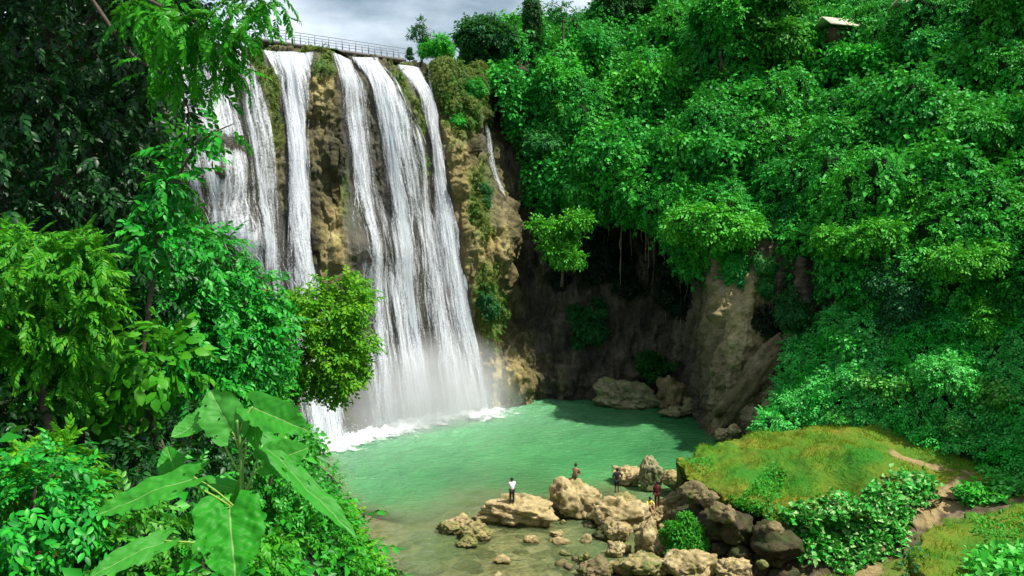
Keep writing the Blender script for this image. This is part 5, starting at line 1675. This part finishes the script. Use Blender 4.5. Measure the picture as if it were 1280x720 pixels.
# ------------------------------------------------------------------ the big leaved plant
def bigleaf_mat():
    m, N, L = mat_new('big_leaf')
    uv = N.new('ShaderNodeUVMap').outputs[0]
    sx = N.new('ShaderNodeSeparateXYZ'); L.new(uv, sx.inputs[0])
    x = math_n(N, L, 'ABSOLUTE', sx.outputs[0])
    # side veins: slanted lines
    v = math_n(N, L, 'MULTIPLY_ADD', x, -.75, sx.outputs[1])
    w_ = math_n(N, L, 'FRACT', math_n(N, L, 'MULTIPLY', v, 8.5))
    line = math_n(N, L, 'ABSOLUTE', math_n(N, L, 'SUBTRACT', w_, .5))
    vein = math_n(N, L, 'SUBTRACT', 1.0, math_n(N, L, 'MULTIPLY', line, 14.0), clamp=True)
    mid = math_n(N, L, 'SUBTRACT', 1.0, math_n(N, L, 'MULTIPLY', x, 55.0), clamp=True)
    vv = math_n(N, L, 'MAXIMUM', math_n(N, L, 'MULTIPLY', vein, .20), mid)
    g = N.new('ShaderNodeNewGeometry')
    n1 = noise_n(N, L, uv, 5, 5)
    c = mixrgb(N, L, n1, (.008, .18, .006), (.035, .34, .016))
    c = mixrgb(N, L, g.outputs['Backfacing'], c, (.11, .33, .08))
    oi = N.new('ShaderNodeObjectInfo')
    c = mixrgb(N, L, math_n(N, L, 'MULTIPLY', math_n(N, L, 'POWER', oi.outputs['Random'], 1.5), .75), c, (.075, .33, .05))
    spots = ramp(N, [(.70, (0, 0, 0)), (.75, (1, 1, 1))]); L.new(noise_n(N, L, uv, 13, 2), spots.inputs[0])
    c = mixrgb(N, L, math_n(N, L, 'MULTIPLY', spots.outputs[0], .5), c, (.22, .22, .05))
    c = mixrgb(N, L, vv, c, (.30, .44, .16))
    p = N.new('ShaderNodeBsdfPrincipled'); L.new(c, p.inputs['Base Color']); p.inputs['Roughness'].default_value = .5; p.inputs['Specular IOR Level'].default_value = .2
    b = N.new('ShaderNodeBump'); b.inputs['Strength'].default_value = .3; b.inputs['Distance'].default_value = .006
    L.new(math_n(N, L, 'ADD', vv, math_n(N, L, 'MULTIPLY', n1, .5)), b.inputs['Height']); L.new(b.outputs[0], p.inputs['Normal'])
    t = N.new('ShaderNodeBsdfTranslucent'); L.new(mixrgb(N, L, .5, c, (.12, .40, .02)), t.inputs[0])
    mx = N.new('ShaderNodeMixShader'); mx.inputs[0].default_value = .42
    L.new(p.outputs[0], mx.inputs[1]); L.new(t.outputs[0], mx.inputs[2])
    o = N.new('ShaderNodeOutputMaterial'); L.new(mx.outputs[0], o.inputs[0])
    return m
M['bigleaf'] = bigleaf_mat()

def big_leaf(base, tip, nrm_, width, seed, fold=.18, curl=.22):
    """heart shaped leaf from base to tip, facing nrm_"""
    base, tip = np.array(base), np.array(tip)
    ln = np.linalg.norm(tip - base)
    y = (tip - base) / ln
    x = nrm(np.cross(y, nrm_)); z = np.cross(x, y)
    r = np.random.default_rng(seed)
    nl, nw = 90, 51
    s = np.linspace(0, 1, nl)
    prof = np.interp(s, [0, .04, .12, .25, .4, .55, .7, .82, .92, .97, 1], [.42, .74, .95, 1, 1, .92, .76, .55, .32, .15, .0])
    a = np.linspace(-1, 1, nw)
    S, Aa = np.meshgrid(s, a, indexing='ij')
    prof = prof[:, None] * (1 + .10 * np.sign(Aa) * noise(np.stack([S * 14, np.sign(Aa) * 3 + seed, S * 0], -1)) * (np.abs(Aa) > .8))
    X = Aa * prof * width / 2
    Yl = S * ln - (np.abs(Aa) ** 2) * .20 * ln * np.exp(-(S / .16) ** 2)       # lobes behind the stalk
    q = fbm(np.stack([X * 7, Yl * 7, X * 0 + seed], -1), 3)
    Z = np.abs(X) * fold * 2 - curl * ln * (S ** 2) + q * .05 * (width / .5) - .25 * X ** 2 / width + np.abs(np.sin((S - np.abs(Aa) * .25) * 26)) * .0015
    P = base + X[..., None] * x + Yl[..., None] * y + Z[..., None] * z
    # put the tip back where it belongs
    shift = (tip - P[-1, nw // 2])
    P = P + (S ** 2)[..., None] * shift
    # insect holes and a nibbled rim
    F = grid_faces(nl, nw)
    hole = noise(np.stack([X / width * 9, Yl / ln * 11, X * 0 + seed * 5.3], -1)) + .35 * noise(np.stack([X / width * 26, Yl / ln * 30, X * 0 + seed], -1))
    rim = (np.abs(Aa) > .9) * .28
    keep = ((hole + rim).reshape(-1)[F].mean(1) < .84) | (np.abs(Aa).reshape(-1)[F].mean(1) < .06)
    return P.reshape(-1, 3), F[keep], np.stack([X / width, Yl / ln], -1).reshape(-1, 2)

YP = 5.0
sb = at(292, 700, YP); sb[2] = bz(sb[0], sb[1]) - .1
plant = empty('big_leaved_plant', sb, 'young plant with huge heart shaped leaves in the front left', 'plant')
stem = [sb, at(296, 690, YP), at(302, 610, YP), at(300, 555, YP), at(296, 525, YP)]
def add_child(name, V, F, mat, uv=None, smooth=True):
    return obj(name, raw_mesh(name, V - sb, F, mat, smooth, uv=uv), plant)
V, F4, F3 = tube(crom(stem, np.linspace(0, 4, 20)), np.linspace(.022, .010, 20), 8)
add_child('stem', V, [F4, F3], simple_mat('green_stem', (.10, .22, .04), .5, .2, 20, 0))
BL = [  # joint on the stem (px,py), leaf base (px,py,Y), tip (px,py,Y), facing, width m, curl
    ((298, 560), (290, 540, 5.0), (262, 488, 5.12), (.10, -.9, .35), .32, -.06),        # broad pale upper leaf
    ((298, 590), (258, 522, 5.1), (214, 546, 4.98), (.15, -.45, .85), .20, .1),
    ((299, 540), (316, 508, 5.05), (387, 540, 4.9), (-.25, -.65, .7), .26, .3),
    ((300, 600), (318, 518, 5.1), (322, 562, 5.0), (-.35, -.85, .4), .16, .15),
    ((304, 618), (330, 578, 5.1), (386, 560, 5.2), (-.15, -.85, .5), .26, .05),
    ((304, 635), (328, 556, 5.15), (446, 672, 4.95), (.62, -.42, .62), .20, .10),
    ((300, 640), (242, 596, 4.95), (118, 645, 4.75), (.1, -.55, .83), .24, .12),
    ((300, 640), (222, 600, 5.1), (208, 558, 5.2), (.1, -.8, .6), .20, -.1),
    ((297, 650), (286, 634, 4.75), (294, 724, 4.42), (.08, -.78, .62), .46, .08),       # the leaf hanging to the front
    ((299, 600), (296, 612, 5.15), (243, 602, 5.15), (.2, -.4, .9), .15, .1),
    ((300, 620), (303, 612, 5.1), (290, 645, 5.1), (.5, -.6, .5), .13, .1),
    ((298, 690), (206, 676, 4.8), (112, 722, 4.55), (.1, -.55, .82), .20, .12),
    ((300, 560), (318, 540, 5.25), (352, 566, 5.25), (.4, -.4, .8), .18, .2),
]
for k, (j, b_, t_, nn, wd, cu) in enumerate(BL):
    b3, t3 = at(*b_), at(*t_)
    j3 = at(j[0], j[1], YP)
    V, F, uv = big_leaf(b3, t3, np.array(nn), wd * .88, k, curl=cu)
    lf_ = add_child('leaf', V, [F], M['bigleaf'], uv)
    m3 = (j3 + b3) / 2 + [0, 0, .02]
    V, F4, F3 = tube(crom([j3, m3, b3], np.linspace(0, 2, 10)), np.linspace(.007, .005, 10), 6)
    o = obj('stalk', raw_mesh('stalk', V - sb, [F4, F3], M['stalk'], True), lf_)

# ================================================================== PEOPLE
def skin_mesh(verts, edges, radii, root, name, sub=2):
    me = D.meshes.new(name)
    me.from_pydata([tuple(v) for v in verts], edges, [])
    o = D.objects.new(name, me)
    C.objects.link(o)
    o.modifiers.new('s', 'SKIN')
    sv = me.skin_vertices[0].data
    for i, r_ in enumerate(radii):
        sv[i].radius = (r_, r_) if not isinstance(r_, tuple) else r_
        sv[i].use_root = (i == root)
    ss = o.modifiers.new('u', 'SUBSURF'); ss.levels = ss.render_levels = sub
    dg = bpy.context.evaluated_depsgraph_get()
    res = D.meshes.new_from_object(o.evaluated_get(dg))
    D.objects.remove(o)
    V = np.array([v.co[:] for v in res.vertices])
    F = [list(p.vertices) for p in res.polygons]
    D.meshes.remove(res)
    return V, np.array([f for f in F if len(f) == 4]).reshape(-1, 4), np.array([f for f in F if len(f) == 3]).reshape(-1, 3)

def person(label, loc, rz, skin, hair, top=None, bottom=None, pose='stand', longtop=False):
    J = {'pelvis': (0, 0, .93), 'waist': (0, .01, 1.08), 'chest': (0, .0, 1.28), 'neck0': (0, .015, 1.43), 'neck': (0, 0, 1.50), 'head': (0, -.02, 1.60), 'crown': (0, -.01, 1.69)}
    for s, n in ((-1, 'l'), (1, 'r')):
        J[n + 'sh'] = (s * .18, .01, 1.40)
        J[n + 'el'] = (s * .24, .03, 1.13); J[n + 'wr'] = (s * .25, -.05, .90); J[n + 'pa'] = (s * .25, -.08, .83)
        J[n + 'hip'] = (s * .09, 0, .88); J[n + 'kn'] = (s * .10, -.02, .50); J[n + 'an'] = (s * .10, .02, .09); J[n + 'to'] = (s * .12, -.15, .03)
    if pose == 'shade':            # hands raised to the face
        for s, n in ((-1, 'l'), (1, 'r')):
            J[n + 'el'] = (s * .27, -.16, 1.22); J[n + 'wr'] = (s * .12, -.24, 1.42); J[n + 'pa'] = (s * .09, -.23, 1.49)
    if pose == 'hips':
        for s, n in ((-1, 'l'), (1, 'r')):
            J[n + 'el'] = (s * .33, .06, 1.16); J[n + 'wr'] = (s * .19, -.04, 1.02); J[n + 'pa'] = (s * .15, -.06, .98)
    if pose == 'sit':              # sitting on the ground, knees drawn up, arms round the shins
        dz = -.80
        for k in ('pelvis', 'waist', 'chest', 'neck0', 'neck', 'head', 'crown'):
            x, y, z = J[k]; J[k] = (x, y - (z - .93) * .18, z + dz)
        for s, n in ((-1, 'l'), (1, 'r')):
            J[n + 'hip'] = (s * .09, -.02, .12); J[n + 'kn'] = (s * .13, -.38, .42); J[n + 'an'] = (s * .11, -.60, .08); J[n + 'to'] = (s * .12, -.78, .04)
            J[n + 'sh'] = (s * .18, -.08, .60); J[n + 'el'] = (s * .25, -.25, .40); J[n + 'wr'] = (s * .10, -.44, .33); J[n + 'pa'] = (s * .04, -.48, .32)
    R = {'pelvis': .125, 'waist': .115, 'chest': .14, 'neck0': .07, 'neck': .052, 'head': .095, 'crown': .06}
    for n in 'lr':
        R.update({n + 'sh': .058, n + 'el': .042, n + 'wr': .03, n + 'pa': .032, n + 'hip': .085, n + 'kn': .058, n + 'an': .04, n + 'to': .035})
    ed = [('pelvis', 'waist'), ('waist', 'chest'), ('chest', 'neck0'), ('neck0', 'neck'), ('neck', 'head'), ('head', 'crown')]
    for n in 'lr':
        ed += [('chest', n + 'sh'), (n + 'sh', n + 'el'), (n + 'el', n + 'wr'), (n + 'wr', n + 'pa'), ('pelvis', n + 'hip'), (n + 'hip', n + 'kn'), (n + 'kn', n + 'an'), (n + 'an', n + 'to')]
    def build(keys, edges, grow, nm, root):
        keys = list(keys)
        idx = {k: i for i, k in enumerate(keys)}
        return skin_mesh([J[k] for k in keys], [(idx[a], idx[b]) for a, b in edges], [R[k] + grow(k) for k in keys], idx[root], nm)
    parts = [build(J.keys(), ed, lambda k: 0, 'body', 'pelvis')]
    # fingers, nose, ears
    for s, n in ((-1, 'l'), (1, 'r')):
        pa, wr = np.array(J[n + 'pa']), np.array(J[n + 'wr'])
        d = nrm(pa - wr)
        side = nrm(np.cross(d, [s * 1., .3, 0.]))
        inn = np.cross(side, d)
        for f in range(4):
            o_ = pa + d * .015 + side * (f - 1.5) * .018
            l = (.075, .085, .08, .06)[f]
            parts.append(tube([o_, o_ + d * l * .5 + inn * .004, o_ + d * l * .8 - inn * .012 * s], [.009, .008, .006], 6))
        o_ = pa - d * .03 + side * .026
        parts.append(tube([o_, o_ + d * .03 + side * .02, o_ + d * .06 + side * .022], [.011, .009, .007], 6))
    hd = np.array(J['head'])
    parts.append(tube([hd + [0, -.085, .02], hd + [0, -.115, -.015], hd + [0, -.10, -.03]], [.010, .016, .010], 6))
    for s in (-1, 1):
        parts.append(tube([hd + [s * .088, .01, -.03], hd + [s * .10, .015, .0], hd + [s * .092, .015, .03]], [.010, .014, .010], 6))
    V, F4, F3 = join(parts)
    me = raw_mesh('person', V, [F4, F3], skin, True)
    b = obj('person', me, loc=loc)
    b.rotation_euler = (0, 0, rz)
    tag(b, label, 'person')
    # hair: cap over the skull
    Vh, Fh = ICO3
    k = (Vh[Fh].mean(1)[:, 2] > -.1) | ((Vh[Fh].mean(1)[:, 1] > .25) & (Vh[Fh].mean(1)[:, 2] > -.65))
    Fk = Fh[k]
    lean = np.array([0, .012, .035])
    obj('hair', raw_mesh('hair', Vh * [.098, .108, .112] + hd + lean, [Fk], hair, True), b)
    for s in (-1, 1):
        obj('eye', raw_mesh('eye', Vh * .011 + hd + [s * .034, -.088, .02], [Fh], hair, True), b)
    if top is not None:
        keys = ['pelvis', 'waist', 'chest', 'neck0'] + [n + q for n in 'lr' for q in ('sh', 'el')]
        e2 = [('pelvis', 'waist'), ('waist', 'chest'), ('chest', 'neck0'), ('chest', 'lsh'), ('lsh', 'lel'), ('chest', 'rsh'), ('rsh', 'rel')]
        V, F4, F3 = build(keys, e2, lambda k: .02 if k != 'neck0' else .006, 'shirt', 'pelvis')
        obj('shirt', raw_mesh('shirt', V, [F4, F3], top, True), b)
    if bottom is not None:
        keys = ['pelvis', 'lhip', 'lkn', 'rhip', 'rkn'] + (['lan', 'ran'] if longtop else [])
        e2 = [('pelvis', 'lhip'), ('lhip', 'lkn'), ('pelvis', 'rhip'), ('rhip', 'rkn')] + ([('lkn', 'lan'), ('rkn', 'ran')] if longtop else [])
        V, F4, F3 = build(keys, e2, lambda k: .018, 'trousers', 'pelvis')
        obj('trousers', raw_mesh('trousers', V, [F4, F3], bottom, True), b)
    return b

SK = simple_mat('tanned_skin', (.30, .16, .09), .55, .15, 8, 0)
SKD = simple_mat('dark_skin', (.13, .065, .04), .55, .15, 8, 0)
HB = simple_mat('black_hair', (.01, .009, .008), .5, .2, 20, 0)
WH = simple_mat('white_cloth', (.78, .80, .84), .8, .05, 8, 0)
BK = simple_mat('black_cloth', (.015, .015, .02), .8, .2, 8, 0)
RD = simple_mat('dark_red_cloth', (.10, .02, .02), .8, .2, 8, 0)
YL = simple_mat('yellow_cloth', (.62, .60, .12), .8, .1, 8, 0)
BR = simple_mat('brown_shorts', (.10, .07, .05), .8, .2, 8, 0)

def drop(px, py, z0, targets):
    """the point where the line of sight through a photo pixel meets a rock or the ground"""
    dg = bpy.context.evaluated_depsgraph_get()
    d = Vector(ray(px, py)).normalized()
    hit = sc.ray_cast(dg, Vector((0, 0, CAM_H)) + d * 30, d)
    return np.array(hit[1]) if hit[0] else at_z(px, py, z0)

bpy.context.view_layer.update()
def on_rock(px, Y_guess_py, z0):   # set the feet on whatever lies there
    c = at_z(px, Y_guess_py, z0)
    dg = bpy.context.evaluated_depsgraph_get()
    hit = sc.ray_cast(dg, Vector((c[0], c[1], 9)), Vector((0, 0, -1)))
    return (c[0], c[1], hit[1][2] - .015 if hit[0] else z0)
def sit_top():
    b = next(o for o in C.objects if o.get('label', '').startswith('large boulder the bare chested'))
    P = np.array([v.co[:] for v in b.data.vertices]) + np.array(b.location)
    near = P[np.hypot(P[:, 0] - b.location.x + .1, P[:, 1] - b.location.y) < .5]
    k = near[np.argmax(near[:, 2])]
    return (k[0], k[1], k[2] - .04)
person('person in white shirt and dark trousers standing alone on the broad tan rock', on_rock(640, 632, 1.2), math.radians(200), SK, HB, WH, BK, 'shade', True)
person('bare chested person sitting on top of the large boulder', sit_top(), math.radians(150), SK, HB, None, BR, 'sit')
person('dark figure standing upright on the boulder by the water edge', on_rock(771, 622, 1.0), math.radians(190), SKD, HB, BK, BK, 'hips')
person('person in a yellow shirt sitting low beside the standing one near the ledge', on_rock(811, 641, .7), math.radians(20), SK, HB, YL, BR, 'sit')
person('person in dark red clothes standing by the one in the yellow shirt', on_rock(821, 641, .7), math.radians(170), SKD, HB, RD, RD, 'stand', True)
